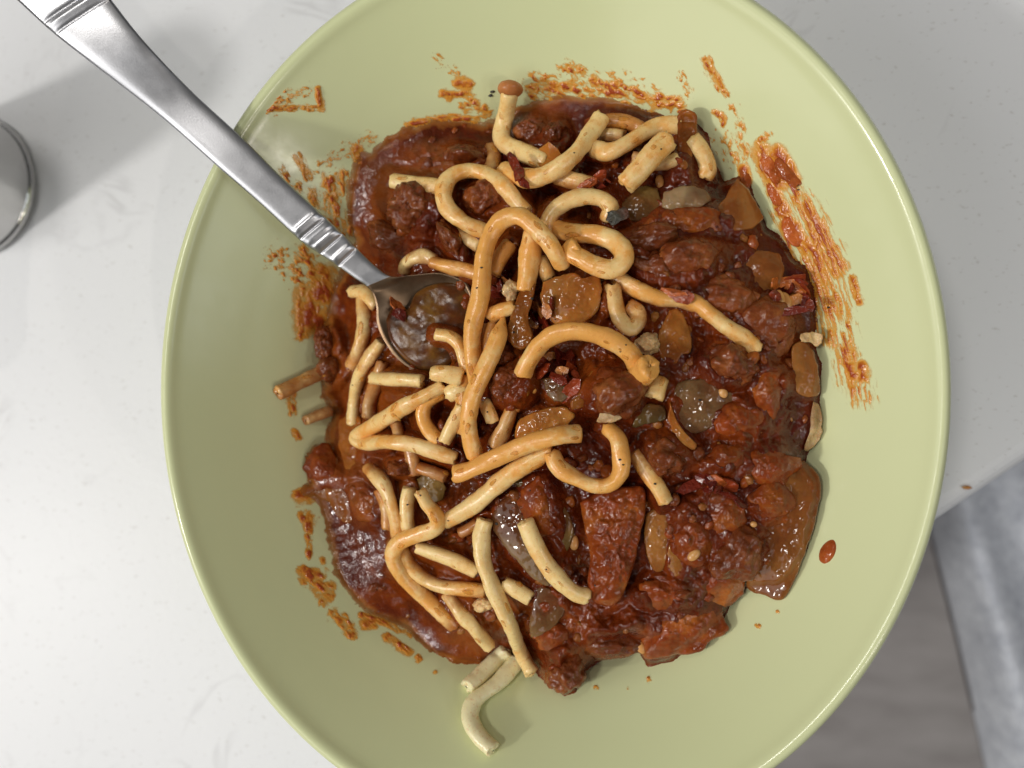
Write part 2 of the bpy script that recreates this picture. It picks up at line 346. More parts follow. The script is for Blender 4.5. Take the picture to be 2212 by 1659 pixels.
prof = [(0.0, 14)] + list(zip(GF, GZ)) + [(0.958, 64.1), (0.967, 64.8), (0.977, 65.0), (0.988, 64.4), (0.996, 63.2), (1.0, 61.7), (0.995, 60), (0.975, 57), (0.90, 49.5), (0.80, 40.5), (0.70, 32), (0.60, 24), (0.52, 16), (0.47, 10), (0.45, 8)]
# smooth resample of the profile
pr = catmull(np.array([(f*90, z) for f, z in prof]), 1.2); pr[:, 0] /= 90; pr[0, 0] = 0.0
_k = int(np.argmax(pr[:, 1] > 62.9)); GZ = np.maximum.accumulate(pr[1:_k+1, 1] + 1e-6*np.arange(_k)); GF = np.maximum.accumulate(pr[1:_k+1, 0])
def rho(p): return np.sqrt(((p[..., 0]-BX)/RA)**2 + ((p[..., 1]-BY)/RB)**2)
def zwall(px, py):
    px = np.asarray(px, float); d = rays(px, py)
    zs = np.linspace(62.9, 14, 400); res = np.full(px.shape, 14.0); done = np.zeros(px.shape, bool)
    for z in zs:
        p = CAM + d*((z-CAM[2])/d[..., 2])[..., None]
        hit = (rho(p) >= np.interp(z, GZ, GF)) & ~done
        res[hit] = z; done |= hit
    return res
NS = 220
th = np.linspace(0, 2*np.pi, NS, endpoint=False)
wob = 1 + 0.0004*np.sin(3*th+1)
V = np.stack([BX + RA*pr[:, 0:1]*np.cos(th)*wob, BY + RB*pr[:, 0:1]*np.sin(th)*wob, np.repeat(pr[:, 1:2], NS, 1)], -1).reshape(-1, 3)
bowl = empty('bowl', (BX, BY, 0))
tag(bowl, 'glossy lime green ceramic bowl of noodles in meat sauce', 'bowl')
bowl_body = mesh_obj('bowl_body', V, grid_faces(len(pr), NS, True), M_BOWL, bowl)
fp = [(0.45, 8.2), (0.475, 9.0), (0.48, 1.0), (0.47, 0.05), (0.44, 0.05), (0.43, 1.0), (0.43, 8.2)]
V = [(BX + RA*f*math.cos(t), BY + RB*f*math.sin(t), z) for f, z in fp for t in th[::2]]
mesh_obj('foot_ring', V, grid_faces(len(fp), NS//2, True), M_FOOT, bowl)

# ------------------------------------------------------------------ shape of the food pile (heights over the view grid)
POLY = np.array([(750,400),(760,350),(775,322),(800,326),(830,300),(870,275),(930,258),(985,252),(1040,260),(1080,262),(1115,228),(1160,212),(1230,205),(1300,210),(1350,218),(1400,238),(1440,252),(1500,262),(1530,290),(1545,345),(1565,390),(1600,378),(1625,400),(1640,450),(1660,490),(1690,515),(1712,550),(1745,580),(1765,640),(1765,700),(1760,730),(1775,790),(1772,860),(1770,930),(1748,975),(1742,1000),(1770,1040),(1765,1100),(1745,1180),(1715,1240),(1680,1270),(1620,1265),(1580,1300),(1560,1345),(1500,1390),(1450,1430),(1400,1440),(1380,1412),(1310,1422),(1260,1450),(1245,1496),(1220,1506),(1192,1490),(1165,1462),(1130,1420),(1080,1410),(1040,1437),(980,1432),(930,1408),(880,1360),(830,1340),(790,1330),(770,1305),(740,1270),(715,1220),(702,1150),(692,1100),(680,1075),(640,1082),(636,1060),(668,1045),(655,975),(700,960),(705,930),(715,880),(690,860),(688,800),(690,740),(700,690),(712,640),(730,590),(757,560),(765,520),(747,470)], float)
def sdist(P, poly):
    P = np.asarray(P, float); sh = P.shape[:-1]; P = P.reshape(-1, 2)
    d = np.full(len(P), 1e9); ins = np.zeros(len(P), bool)
    for k in range(len(poly)):
        a, b_ = poly[k], poly[(k+1) % len(poly)]
        e = b_-a; t = np.clip(((P-a)@e)/(e@e), 0, 1)
        d = np.minimum(d, np.hypot(*(P-a-t[:, None]*e).T))
        c = (a[1] > P[:, 1]) != (b_[1] > P[:, 1])
        with np.errstate(divide='ignore', invalid='ignore'):
            x = (b_[0]-a[0])*(P[:, 1]-a[1])/(b_[1]-a[1])+a[0]
        ins ^= c & (P[:, 0] < x)
    return np.where(ins, d, -d).reshape(sh)
GS = 3.0
gx = np.arange(560, 1900, GS); gy = np.arange(150, 1680, GS)
PX, PY = np.meshgrid(gx, gy, indexing='ij'); PP = np.stack([PX, PY], -1)
ZW = zwall(PX, PY)
SD = sdist(PP, POLY)
SDn = SD + (5+6*sstep(1250, 950, PX + 0.35*(PY-800)))*fbm(PP/20.0, 3, 4)
DOME = 45 + 11*np.exp(-(((PX-1190)/430)**2 + ((PY-800)/470)**2)) + 3*np.exp(-(((PX-1560)/220)**2+((PY-1000)/300)**2))
thickside = sstep(1050, 1350, PX + 0.35*(PY-800))           # the pile stands proud on the right, runs out thin on the left and top
rise = 105 - 77*thickside
k = sstep(0, 1, np.clip(SDn/rise, 0, 1))
NP = np.zeros(PP.shape); nd = np.full(PX.shape, 1e9)
for q in range(len(POLY)):
    a_, b_ = POLY[q], POLY[(q+1) % len(POLY)]; e = b_-a_
    t = np.clip(((PP-a_)@e)/(e@e), 0, 1); c_ = a_+t[..., None]*e; d = np.linalg.norm(PP-c_, axis=-1)
    m_ = d < nd; nd[m_] = d[m_]; NP[m_] = c_[m_]
def samp0(G, x, y):
    i = np.clip(((x-gx[0])/GS).round().astype(int), 0, len(gx)-1); j = np.clip(((y-gy[0])/GS).round().astype(int), 0, len(gy)-1); return G[i, j]
ZE = samp0(ZW, NP[..., 0], NP[..., 1])
for _ in range(6):
    ZE = (ZE + np.roll(ZE, 3, 0) + np.roll(ZE, -3, 0) + np.roll(ZE, 3, 1) + np.roll(ZE, -3, 1))/5
lev = ZE - 0.7 + (DOME-ZE+0.7)*sstep(0, 1, np.clip(SDn/(170-100*thickside), 0, 1)) + 2.3*thickside*np.clip(SDn/14, 0, 1)
FZ = np.where(SDn > 0, np.maximum(ZW + 0.1 + 0.3*np.clip(SDn/20, 0, 1), lev), ZW)
def samp(G, px, py):
    px = np.asarray(px, float); py = np.asarray(py, float)
    x = np.clip((px-gx[0])/GS, 0, len(gx)-1.001); y = np.clip((py-gy[0])/GS, 0, len(gy)-1.001)
    i = x.astype(int); j = y.astype(int); fx = x-i; fy = y-j
    return G[i, j]*(1-fx)*(1-fy)+G[i+1, j]*fx*(1-fy)+G[i, j+1]*(1-fx)*fy+G[i+1, j+1]*fx*fy
def fz(px, py): return samp(FZ, px, py)
def zw(px, py): return samp(ZW, px, py)

# ------------------------------------------------------------------ noodles
def tube(name, pts, w, layer, mat, seed, col=(0.5, 0, 0), jag=1.0, taper=(1, 1)):
    pts = np.array(pts, float)
    lay = np.array(layer if isinstance(layer, (list, tuple)) else [layer]*len(pts), float)
    if len(lay) != len(pts): lay = np.interp(np.linspace(0, 1, len(pts)), np.linspace(0, 1, len(lay)), lay)
    P = catmull(np.c_[pts, lay], 4.0)
    n = len(P); z0 = fz(P[:, 0], P[:, 1])
    # smooth height under the strand so it does not follow every dip
    ker = np.ones(9)/9; zp = np.convolve(np.pad(z0, 4, mode='edge'), ker, 'valid')
    r = 0.99*w/2/pxmm(float(np.mean(zp + P[:, 2]*3.1)))
    z = np.maximum(zp - 0.3 + P[:, 2]*3.5, zw(P[:, 0], P[:, 1]) + r*0.95)
    C = unp(P[:, 0], P[:, 1], z)
    # uniform resample
    L = np.r_[0, np.cumsum(np.linalg.norm(np.diff(C, axis=0), axis=1))]
    m = max(8, int(L[-1]/0.55)); s = np.linspace(0, L[-1], m)
    C = np.stack([np.interp(s, L, C[:, k]) for k in range(3)], -1)
    T = np.gradient(C, axis=0); T /= np.linalg.norm(T, axis=1)[:, None]
    U = np.cross(T, [0, 0, 1.0]); bad = np.linalg.norm(U, axis=1) < 1e-3; U[bad] = [1, 0, 0]; U /= np.linalg.norm(U, axis=1)[:, None]
    for i in range(1, m):
        U[i] = U[i-1]-T[i]*(U[i-1]@T[i]); U[i] /= np.linalg.norm(U[i])
    B = np.cross(T, U); K = 16
    a = np.linspace(0, 2*np.pi, K, endpoint=False)
    rr = r*(1 + 0.12*fbm(np.c_[s/5.0, np.full(m, seed*3.1)], seed, 3))*np.interp(np.linspace(0, 1, m), [0, 0.12, 0.88, 1], [taper[0], 1, 1, taper[1]])
    dirs = U[:, None]*np.cos(a)[None, :, None] + B[:, None]*np.sin(a)[None, :, None]
    ph = 2.5*fbm(np.c_[s/14.0, np.full(m, seed*1.3)], seed+2, 2)
    rr2 = rr[:, None]*(1+0.10*np.cos(2*(a[None, :]-ph[:, None])))
    S = C[:, None] + dirs*rr2[..., None]
    S += dirs*(r*0.085*fbm(S/1.3, seed+5, 3))[..., None]
    rows = []
    rg = np.random.default_rng(seed)
    for end, i, sg in ((0, 0, -1), (1, m-1, 1)):
        off = T[i]*sg
        jg = (rg.random(K)-0.5)*0.5*r*jag
        ring = C[i] + (S[i]-C[i])*0.93 + off*(0.10*r + jg[:, None])
        ring2 = C[i] + (S[i]-C[i])*0.55 + off*(0.22*r + 0.5*jg[:, None])
        ring3 = C[i] + (S[i]-C[i])*0.12 + off*(0.20*r)
        rows.append((ring, ring2, ring3))
    allr = [rows[0][2], rows[0][1], rows[0][0]] + [S[i] for i in range(m)] + [rows[1][0], rows[1][1], rows[1][2]]
    V = np.array(allr).reshape(-1, 3); nr = len(allr)
    cz = np.repeat(np.r_[[zp[0]]*3, np.interp(s, L, zp), [zp[-1]]*3], K); wet = np.clip(1 - (V[:, 2]-cz-0.5)/5.5, 0, 1)
    F = grid_faces(nr, K, True).tolist() + [list(range(K)), list(range((nr-1)*K, nr*K))[::-1]]
    o = mesh_obj(name, V, F, mat, attrs={'wet': wet}); o.color = (*col, 1)
    return o
NG = 'noodles in the bowl'
# (points, width, layers, stain, coat, label)
NOODLES = [
 ([(1213,572),(1200,548),(1183,521),(1156,492),(1122,466),(1084,476),(1060,508),(1046,550),(1042,593),(1037,642),(1024,692),(1020,735),(1024,785),(1030,822)],38,[1.6,2.6,3,3,2.9,2.6,2.4,2.2,2.1,2,1.8,1.4],0.55,0,'longest noodle, bent in a tall hairpin loop down the middle of the bowl'),
 ([(1086,690),(1080,715),(1066,756),(1044,804),(1022,853),(1014,890),(1011,915),(1016,947),(1026,985)],37,[1.4,2,2.4,2.6,2.6,2.4,2,1.6],0.6,0,'noodle with a torn pointed top end crossing over the foot of the tall hairpin loop'),
 ([(1152,505),(1147,535),(1143,560),(1140,595),(1135,625)],45,[2.0,1.8,1.6,1.3],0.55,0,'thick short noodle running down from inside the tall hairpin loop to the onion sheet'),
 ([(1190,492),(1222,500),(1255,504),(1292,508),(1325,520),(1347,545),(1343,570),(1318,582),(1288,575),(1255,558),(1232,543),(1246,530)],40,[0.5,0.9,1.2,1.4,1.6,1.9,2,2,2,2,2,2],0.5,0,'noodle curled in a closed oval ring right of the tall hairpin loop'),
 ([(1183,500),(1184,478),(1200,452),(1230,433),(1266,424),(1300,430),(1320,450),(1312,470)],40,[0.6,0.9,1.2,1.4,1.4,1.2,1,0.6],0.35,0,'pale noodle arched over the oval ring with a dark herb flake at its right end'),
 ([(848,390),(870,394),(896,398),(925,402),(960,407)],35,[1.0,1.0,0.9,0.8],0.3,0,'straight noodle end sticking out left above the mince lump near the spoon'),
 ([(1134,458),(1112,432),(1093,407),(1067,384),(1030,370),(992,372),(966,390),(957,420),(966,448),(988,470),(1014,487),(1045,500)],37,[0.9,1.1,1.4,1.5,1.5,1.5,1.5,1.5,1.4,1.2,0.9],0.4,0,'noodle looped round a dark hole left of the tall hairpin'),
 ([(1101,200),(1097,225),(1090,258),(1083,288),(1088,308),(1112,322),(1147,337),(1178,352)],36,[1.8,1.7,1.6,1.5,1.5,1.4,1.2,0.9],0.3,0,'noodle pointing up the far wall with a red brown cap on its tip'),
 ([(1299,254),(1286,273),(1270,296),(1252,322),(1221,353),(1181,377),(1141,386),(1104,374),(1090,366)],38,[1.9,2,2,2,1.9,1.8,1.6,1.2],0.4,0,'noodle curving like a smile at the top with an orange raised right tip'),
 ([(1470,271),(1427,270),(1390,287),(1352,312),(1315,328),(1282,322)],37,[0.9,1.2,1.4,1.4,1.3,1.0],0.4,0.1,'noodle running from behind the onion strip down left at the top of the pile'),
 ([(1296,268),(1320,262),(1350,264),(1378,276),(1396,292)],36,[0.6,0.7,0.7,0.5,0.3],0.8,0.45,'sauce coated noodle half sunk beside the orange raised tip'),
 ([(1296,297),(1320,294),(1345,298)],34,[0.5,0.5,0.4],0.1,0,'very pale piece of noodle showing under two crossing noodles at the top'),
 ([(1441,304),(1425,318),(1405,340),(1377,372),(1352,398)],44,[2.2,2.2,2.1,1.9],0.45,0,'thick short noodle slanting at top right beside the onion strip'),
 ([(1368,345),(1400,350),(1440,352),(1462,344)],34,[0.5,0.6,0.6],0.2,0.1,'pale noodle hidden under the thick short slanting one'),
 ([(1494,300),(1513,322),(1524,345),(1529,368),(1522,382)],37,[0.9,1,0.9,0.6],0.4,0.1,'bent noodle right of the onion strip at the far side'),
 ([(1205,380),(1228,388),(1252,394),(1278,402)],36,[0.7,0.8,0.6],0.35,0.1,'short noodle piece under the smile shaped noodle'),
 ([(1327,596),(1359,617),(1391,632),(1428,646),(1458,648),(1500,655),(1533,678),(1570,706),(1605,730),(1634,757)],37,[0.5,0.7,0.8,0.7,0.6,0.8,1,1.1,1.1,1.1],0.45,0.05,'long straight noodle lying on the sauce at right under a red chilli flake'),
 ([(1322,620),(1329,655),(1340,690),(1361,709),(1376,696),(1376,675),(1358,662)],36,[0.9,0.9,0.8,0.7,0.6,0.4],0.4,0.1,'hook shaped noodle right of the onion sheet'),
 ([(1131,806),(1137,790),(1150,768),(1172,740),(1207,720),(1255,716),(1305,728),(1342,748),(1367,772),(1376,792)],40,[1.8,2,2.2,2.4,2.6,2.6,2.4,2.1,1.8,1.4],0.6,0,'arched noodle over the chilli flakes in the centre of the bowl'),
 ([(1372,822),(1386,808),(1402,792)],50,[1.0,1.9,2.8],0.85,0,'stubby orange noodle end standing up beside the arched noodle'),
 ([(1424,820),(1418,836),(1412,856)],40,[0.7,0.9,1.0],0.3,0,'cut pale noodle end below the stubby orange one'),
 ([(992,502),(1010,515),(1036,532)],34,[0.4,0.5,0.4],0.2,0,'short pale noodle left behind the tall hairpin loop'),
 ([(876,586),(879,572),(893,558),(916,553),(938,562)],33,[0.4,0.6,0.7,0.5],0.05,0,'greyish noodle hooked over the top of the spoon bowl'),
 ([(935,566),(970,577),(1007,584),(1034,592)],33,[0.6,0.8,0.8],0.6,0.15,'noodle lying along the top edge of the spoon bowl'),
 ([(762,630),(784,630),(804,645),(814,660)],35,[1.1,1.1,0.9,0.5],0.3,0,'short fat noodle end at the left edge of the spoon bowl'),
 ([(781,648),(787,685),(785,722),(773,762),(756,795)],31,[0.7,0.8,0.7,0.4],0.35,0.1,'noodle hanging down left of the spoon bowl'),
 ([(824,738),(802,767),(780,804),(769,841),(764,878),(762,915)],32,[0.5,0.8,0.9,0.9,0.8],0.25,0,'left one of two upright parallel noodles below the spoon'),
 ([(826,785),(812,826),(800,866),(797,903)],31,[0.2,0.4,0.4,0.3],0.2,0.1,'right one of two upright parallel noodles below the spoon'),
 ([(602,849),(625,838),(648,826),(672,815),(700,802)],31,[0.6,0.6,0.5],0.4,0,'straight noodle stub poking out left over the bowl wall'),
 ([(662,908),(678,901),(692,895),(712,888)],28,[0.4,0.4,0.3],0.0,0,'small pale noodle stub on the left wall under the longer one'),
 ([(806,816),(846,819),(880,821),(912,824)],32,[0.9,1,0.9],0.3,0.05,'level noodle end just below the spoon bowl'),
 ([(957,836),(920,854),(883,873),(850,893),(821,911),(789,932),(769,946),(784,958),(834,954),(883,959),(933,973),(983,990)],34,[1.0,1.4,1.5,1.5,1.4,1.3,1.2,1.2,1.3,1.3,1.2,0.9],0.4,0.05,'noodle folded in a sharp V pointing left'),
 ([(952,848),(925,866),(914,888),(918,914),(934,938),(950,950)],33,[0.8,1,1,0.9,0.8],0.6,0,'noodle curled like a letter C inside the arms of the V'),
 ([(961,952),(972,930),(985,907),(1000,880)],32,[1.2,1.3,1.3],0.35,0,'short upright noodle beside the letter C curl'),
 ([(938,806),(962,808),(995,814)],40,[1.6,1.7,1.4],0.3,0,'upper of two stubby noodle ends left of the crossing noodles'),
 ([(970,852),(985,845),(1006,838)],36,[1.1,1.2,1.0],0.2,0,'lower of two stubby noodle ends left of the crossing noodles'),
 ([(945,722),(972,727),(993,745),(1006,775),(1010,800)],33,[0.9,1,1,0.9],0.45,0,'curved noodle end at the right side of the spoonful'),
 ([(1058,684),(1081,672),(1110,664)],36,[1.2,1.3,1.2],0.5,0,'short noodle crossing behind the tall loop at the onion'),
 ([(1250,937),(1222,938),(1195,943),(1145,957),(1096,978),(1046,1000),(1010,1017),(984,1024)],38,[1.4,1.9,2.2,2.3,2.3,2.3,2.2,2.1],0.65,0,'thick orange noodle slanting across the centre below the crossing noodles'),
 ([(1190,972),(1160,990),(1133,1004),(1083,1039),(1046,1071),(1009,1100),(963,1126)],38,[0.9,1.1,1.2,1.4,1.4,1.4,1.4],0.4,0,'long noodle slanting just under the thick orange one'),
 ([(908,1062),(922,1088),(938,1107),(947,1126),(937,1143),(905,1154),(872,1166),(853,1183),(849,1208),(862,1234),(887,1261),(922,1293),(956,1325),(982,1352)],34,[2.3,2.3,2.2,2,1.9,1.8,1.6,1.5,1.4,1.3,1.1,0.9,0.7,0.2],0.45,0,'noodle with a hooked raised end sweeping down the lower left'),
 ([(868,1186),(880,1215),(898,1235),(925,1255),(959,1268),(1009,1273),(1046,1276)],34,[0.6,0.7,0.8,0.8,0.8,0.6],0.45,0.05,'curved noodle nested inside the sweep of the hooked one'),
 ([(904,1183),(947,1198),(984,1212),(1028,1234)],34,[0.9,1,1,0.8],0.35,0,'straight noodle between the hooked one and the upright one'),
 ([(968,1285),(982,1306),(998,1328),(1026,1359),(1056,1394)],33,[0.4,0.7,0.9,1,1],0.3,0,'cut noodle end lying on the sauce at bottom left'),
 ([(1047,1124),(1041,1150),(1040,1175),(1044,1212),(1058,1252),(1083,1310),(1105,1357),(1124,1406),(1147,1452)],36,[1.0,1.2,1.4,1.5,1.5,1.5,1.6,1.7,1.8],0.2,0,'long pale noodle running down to the lower rim of the food'),
 ([(1135,1128),(1157,1179),(1182,1221),(1216,1261),(1244,1282),(1266,1288)],38,[2.0,2,1.9,1.8,1.6,1.4],0.3,0,'pale noodle lying on the grey onion at lower centre'),
 ([(1192,980),(1207,1009),(1240,1031),(1282,1049),(1319,1046),(1340,1020),(1341,982),(1334,947),(1314,925)],37,[1.3,1.5,1.6,1.7,1.8,1.8,1.7,1.4,0.9],0.55,0,'noodle curved in a U right of the thick orange one'),
 ([(1370,978),(1396,1018),(1421,1052),(1438,1084)],34,[0.4,0.8,1.1,1.2],0.5,0.1,'short noodle slanting down right of the U shaped noodle'),
 ([(1092,1405),(1070,1428),(1048,1449),(1029,1466),(1010,1482)],35,[0.7,0.5,0.4,0.4],-0.5,0,'shorter of two plain noodles below the sauce on the bowl wall'),
 ([(1118,1425),(1096,1452),(1073,1476),(1045,1497),(1024,1515),(1015,1540),(1021,1568),(1041,1596),(1064,1618)],37,[0.6,0.4,0.3,0.3],-0.5,0,'longer plain noodle with a bend hanging down the near bowl wall'),
 ([(797,1012),(815,1030),(829,1048),(842,1080),(853,1118),(860,1158)],33,[0.6,0.9,1,1,0.9,0.6],0.4,0.1,'left one of two noodles running down to the hooked noodle'),
 ([(884,1056),(879,1090),(880,1130),(888,1158)],34,[0.9,1,1,0.8],0.3,0,'right one of two noodles running down to the hooked noodle'),
 ([(885,965),(891,995),(896,1025)],30,[0.4,0.4,0.3],0.3,0.25,'short dim noodle under the lower arm of the V'),
 ([(1108,872),(1098,905),(1085,935),(1068,962)],36,[0.7,0.8,0.7],0.5,0.45,'sauce soaked noodle between the crossing noodles and the amber onion'),
 ([(1092,1262),(1116,1275),(1143,1292)],34,[0.9,1,0.9],0.2,0.05,'short noodle stub right of the long pale one'),
 ([(1034,1128),(1016,1140),(996,1150)],28,[0.2,0.3,0.2],0.3,0.3,'dim noodle piece in the dark gap left of the long pale one'),
 ([(1046,868),(1056,890),(1064,908)],30,[1.2,1.2,1.0],0.4,0,'torn noodle tail right of the crossing noodles'),
 ([(1062,318),(1068,335),(1064,356),(1055,372)],30,[0.4,0.6,0.5],0.5,0.4,'noodle half sunk in sauce under the capped noodle'),
 ([(1066,590),(1078,560),(1102,528)],34,[0.9,1.0,0.9],0.7,0.35,'sauce coated noodle inside the tall hairpin loop, left of the thick short noodle'),
 ([(1167,560),(1176,580),(1186,600)],32,[0.8,0.9,0.7],0.3,0.05,'pale noodle bit right of the thick short noodle above the onion sheet'),
 ([(1002,812),(998,855),(1010,905),(1002,935)],34,[0.9,1.1,1.1,0.9],0.6,0.3,'coated noodle half hidden left of the crossing noodles'),
 ([(1060,702),(1052,748),(1040,792)],32,[0.9,1.0,1.0],0.6,0.5,'sauce soaked noodle in the gap between the two crossing noodles'),
 ([(846,900),(858,925),(864,962)],30,[0.3,0.4,0.4],0.3,0.2,'dim noodle seen between the arms of the V near its point'),
 ([(1112,880),(1128,850),(1150,835)],32,[0.5,0.7,0.6],0.5,0.35,'coated noodle leaning on the mince cube right of the crossing noodles'),
 ([(905,1010),(930,1018),(962,1030)],30,[0.3,0.4,0.3],0.4,0.35,'dim coated noodle left of the thick orange one'),
 ([(820,1060),(836,1100),(840,1140)],30,[0.4,0.6,0.5],0.5,0.4,'coated noodle under the pair running to the hooked one'),
]
for i, (pts, w, lay, stn, coat, lab) in enumerate(NOODLES):
    o = tube('noodle', pts, w, lay, M_PASTA, 100+i, (max(0, stn), coat, 0.15 if stn < 0 else 1.0), taper=((0.35, 1) if i == 1 else (1, 1)))
    tag(o, lab, 'noodle', NG)

# ------------------------------------------------------------------ lumps and sheets of meat, tomato, onion, mushroom
def ico(n):
    bm = bmesh.new(); bmesh.ops.create_icosphere(bm, subdivisions=n, radius=1)
    v = np.array([x.co[:] for x in bm.verts]); f = [[q.index for q in p.verts] for p in bm.faces]; bm.free(); return v, f
ICO = {2: ico(2), 3: ico(3), 4: ico(4), 5: ico(5)}
def worley(P, seed):
    i = np.floor(P).astype(np.int64); best = np.full(P.shape[:-1], 9.0)
    for dx in (-1, 0, 1):
        for dy in (-1, 0, 1):
            for dz in (-1, 0, 1):
                c = i+np.array([dx, dy, dz])
                pt = c + np.stack([_hash(c[..., 0], c[..., 1], c[..., 2], seed+q) for q in (1, 2, 3)], -1)
                best = np.minimum(best, ((P-pt)**2).sum(-1))
    return np.sqrt(best)
def blob_geo(px, py, rx, ry, rot, h, off, seed, amp=0.3, freq=1.6, sub=4, knob=0.0, grain=0.0):
    v, f = ICO[sub]
    z0 = float(fz(px, py)) + off; c = unp(px, py, z0); s = pxmm(z0)
    d = 1 + amp*fbm(v*freq + seed*7.7, seed, 4) + knob*(np.abs(fbm(v*freq*2.3 + seed*3.3, seed+9, 3))*2-0.5)
    if grain:
        q = v*np.array([rx, ry, h*s])/15.0 + seed*1.7 + 0.35*fbm(v*3+seed, seed+2, 2)[:, None]
        d = d + grain*(0.55-worley(q, seed)) + 0.4*grain*(0.5-worley(q*2.1, seed+4))
    P = v*d[:, None]*np.array([rx/s, ry/s, h])
    a = -math.radians(rot); ca, sa = math.cos(a), math.sin(a)
    P = np.c_[P[:, 0]*ca-P[:, 1]*sa, P[:, 0]*sa+P[:, 1]*ca, P[:, 2]] + c
    return P, f
def blob(name, mat, label, cat, group, *a, **k):
    P, f = blob_geo(*a, **k); o = mesh_obj(name, P, f, mat); return tag(o, label, cat, group)
def slab(name, mat, label, cat, group, outline, off, th=1.4, grad=(0, 0), dome=0.5, seed=1, rag=2.5, base='surf', wave=0.4, ridge=0.35):
    O = catmull(np.array(list(outline)+[outline[0]], float), 4.0)[:-1]
    n = len(O); c = O.mean(0)
    ang = np.linspace(0, 2*np.pi, n, endpoint=False)
    nn = fbm(np.c_[np.cos(ang)*3, np.sin(ang)*3]+seed*5.1, seed, 4)
    O = O + (O-c)/np.linalg.norm(O-c, axis=1)[:, None]*rag*nn[:, None]*1.5
    fr = [1.0, 1.0, 0.985, 0.965, 0.945] + list(np.linspace(0.92, 0.02, 36))
    zt = [-0.5, 0.1, 0.34, 0.44, 0.48] + [0.5]*36
    zc = float(fz(*c)); kz = max(3, n//6); ker = np.ones(kz)/kz
    OS = np.stack([np.convolve(np.r_[O[-kz:, q], O[:, q], O[:kz, q]], ker, 'same')[kz:-kz] for q in (0, 1)], -1)
    V = []
    for f_, t in zip(fr, zt):
        p = c + ((OS-c)*(1-f_**14) + (O-c)*f_**14)*f_
        zb = fz(p[:, 0], p[:, 1])*0.5 + zc*0.5 if base == 'surf' else np.full(n, zc)
        z = zb + off + t*th + dome*(1-f_**2) + grad[0]*(p[:, 0]-c[0]) + grad[1]*(p[:, 1]-c[1]) + wave*fbm(p/26.0+seed*2.2, seed+3, 3) + ridge*wave*(1-2*np.abs(fbm(p/14.0+seed, seed+8, 2)))
        V.append(unp(p[:, 0], p[:, 1], z))
    p = c+(O-c)*0.9; zb = fz(p[:, 0], p[:, 1])*0.5 + zc*0.5 if base == 'surf' else np.full(n, zc)
    V.insert(0, unp(p[:, 0], p[:, 1], zb+off-0.6*th+grad[0]*(p[:, 0]-c[0])+grad[1]*(p[:, 1]-c[1])))
    V = np.array(V); nr = len(V); V = V.reshape(-1, 3)
    F = grid_faces(nr, n, True)[:, ::-1].tolist() + [list(range((nr-1)*n, nr*n))[::-1], list(range(n))]
    o = mesh_obj(name, V, F, mat)
    return tag(o, label, cat, group)
GM, GT, GO, GU = 'lumps of mince in the sauce', 'pieces of cooked tomato', 'pieces of stewed onion', 'pieces of mushroom'
S_ = 0
MEATS = [
 ((891,452,56,46,15,7,1.0),'largest round mince lump right of the spoon neck'),
 ((1055,432,42,40,0,5,0.0),'mince lump inside the loop left of the tall hairpin'),
 ((1149,286,36,30,0,5,0.6),'left one of two brown cubes under the capped noodle'),
 ((1201,292,26,30,0,5,0.4),'right one of two brown cubes under the capped noodle'),
 ((1005,345,42,26,10,5,0.2),'mince lump above the loop left of the tall hairpin'),
 ((1101,826,44,48,10,7,1.2),'mince cube right of the crossing noodles'),
 ((1335,848,62,52,-20,8,1.0),'big mince lump below the arched noodle'),
 ((1572,785,56,42,10,6,0.6),'craggy tan mince lump below the end of the long straight noodle'),
 ((1484,566,66,48,-8,7,0.6),'big mince lump below the grey mushroom at upper right'),
 ((1410,575,40,34,0,5,0.2),'mince lump right of the oval ring'),
 ((712,742,26,42,-10,6,1.2),'upper mince piece standing on the left edge of the sauce'),
 ((722,795,30,34,20,6,0.8),'lower mince piece standing on the left edge of the sauce'),
 ((1440,985,48,44,20,6,0.6),'mince lump right of the U shaped noodle'),
 ((1560,650,60,50,0,5,0.2),'smooth brown mince lump left of the tan seeds'),
 ((1222,1446,44,46,60,6,0.8),'mince lump at the lowest tip of the sauce'),
 ((850,520,60,36,20,5,0.2),'flat mince lump beside the ridges of the spoon'),
 ((975,520,22,46,-25,5,0.6),'narrow mince strip left of the tall hairpin loop'),
 ((870,1010,30,22,0,4,0.4),'mince bit under the V shaped noodle'),
 ((1400,520,60,30,-8,5,0.6),'ridge of mince left of the grey mushroom'),
 ((1640,720,60,60,0,5,0.2),'smooth mince swell right of the long straight noodle'),
 ((1090,770,30,28,0,5,0.4),'mince bit beside the left end of the arched noodle'),
 ((1590,1190,50,60,20,6,0.8),'mince lump on the big onion slab at right'),
 ((1330,1385,70,40,-10,5,0.4),'mince swell along the lower edge of the sauce'),
]
for k, (a, lab) in enumerate(MEATS):
    blob('mince_lump', M_MEAT, lab, 'mince lump', GM, *a, seed=300+k, amp=0.55, freq=1.0, knob=0.06, grain=(0.20 if k in (0, 1, 7, 10) else 0.08), sub=5)
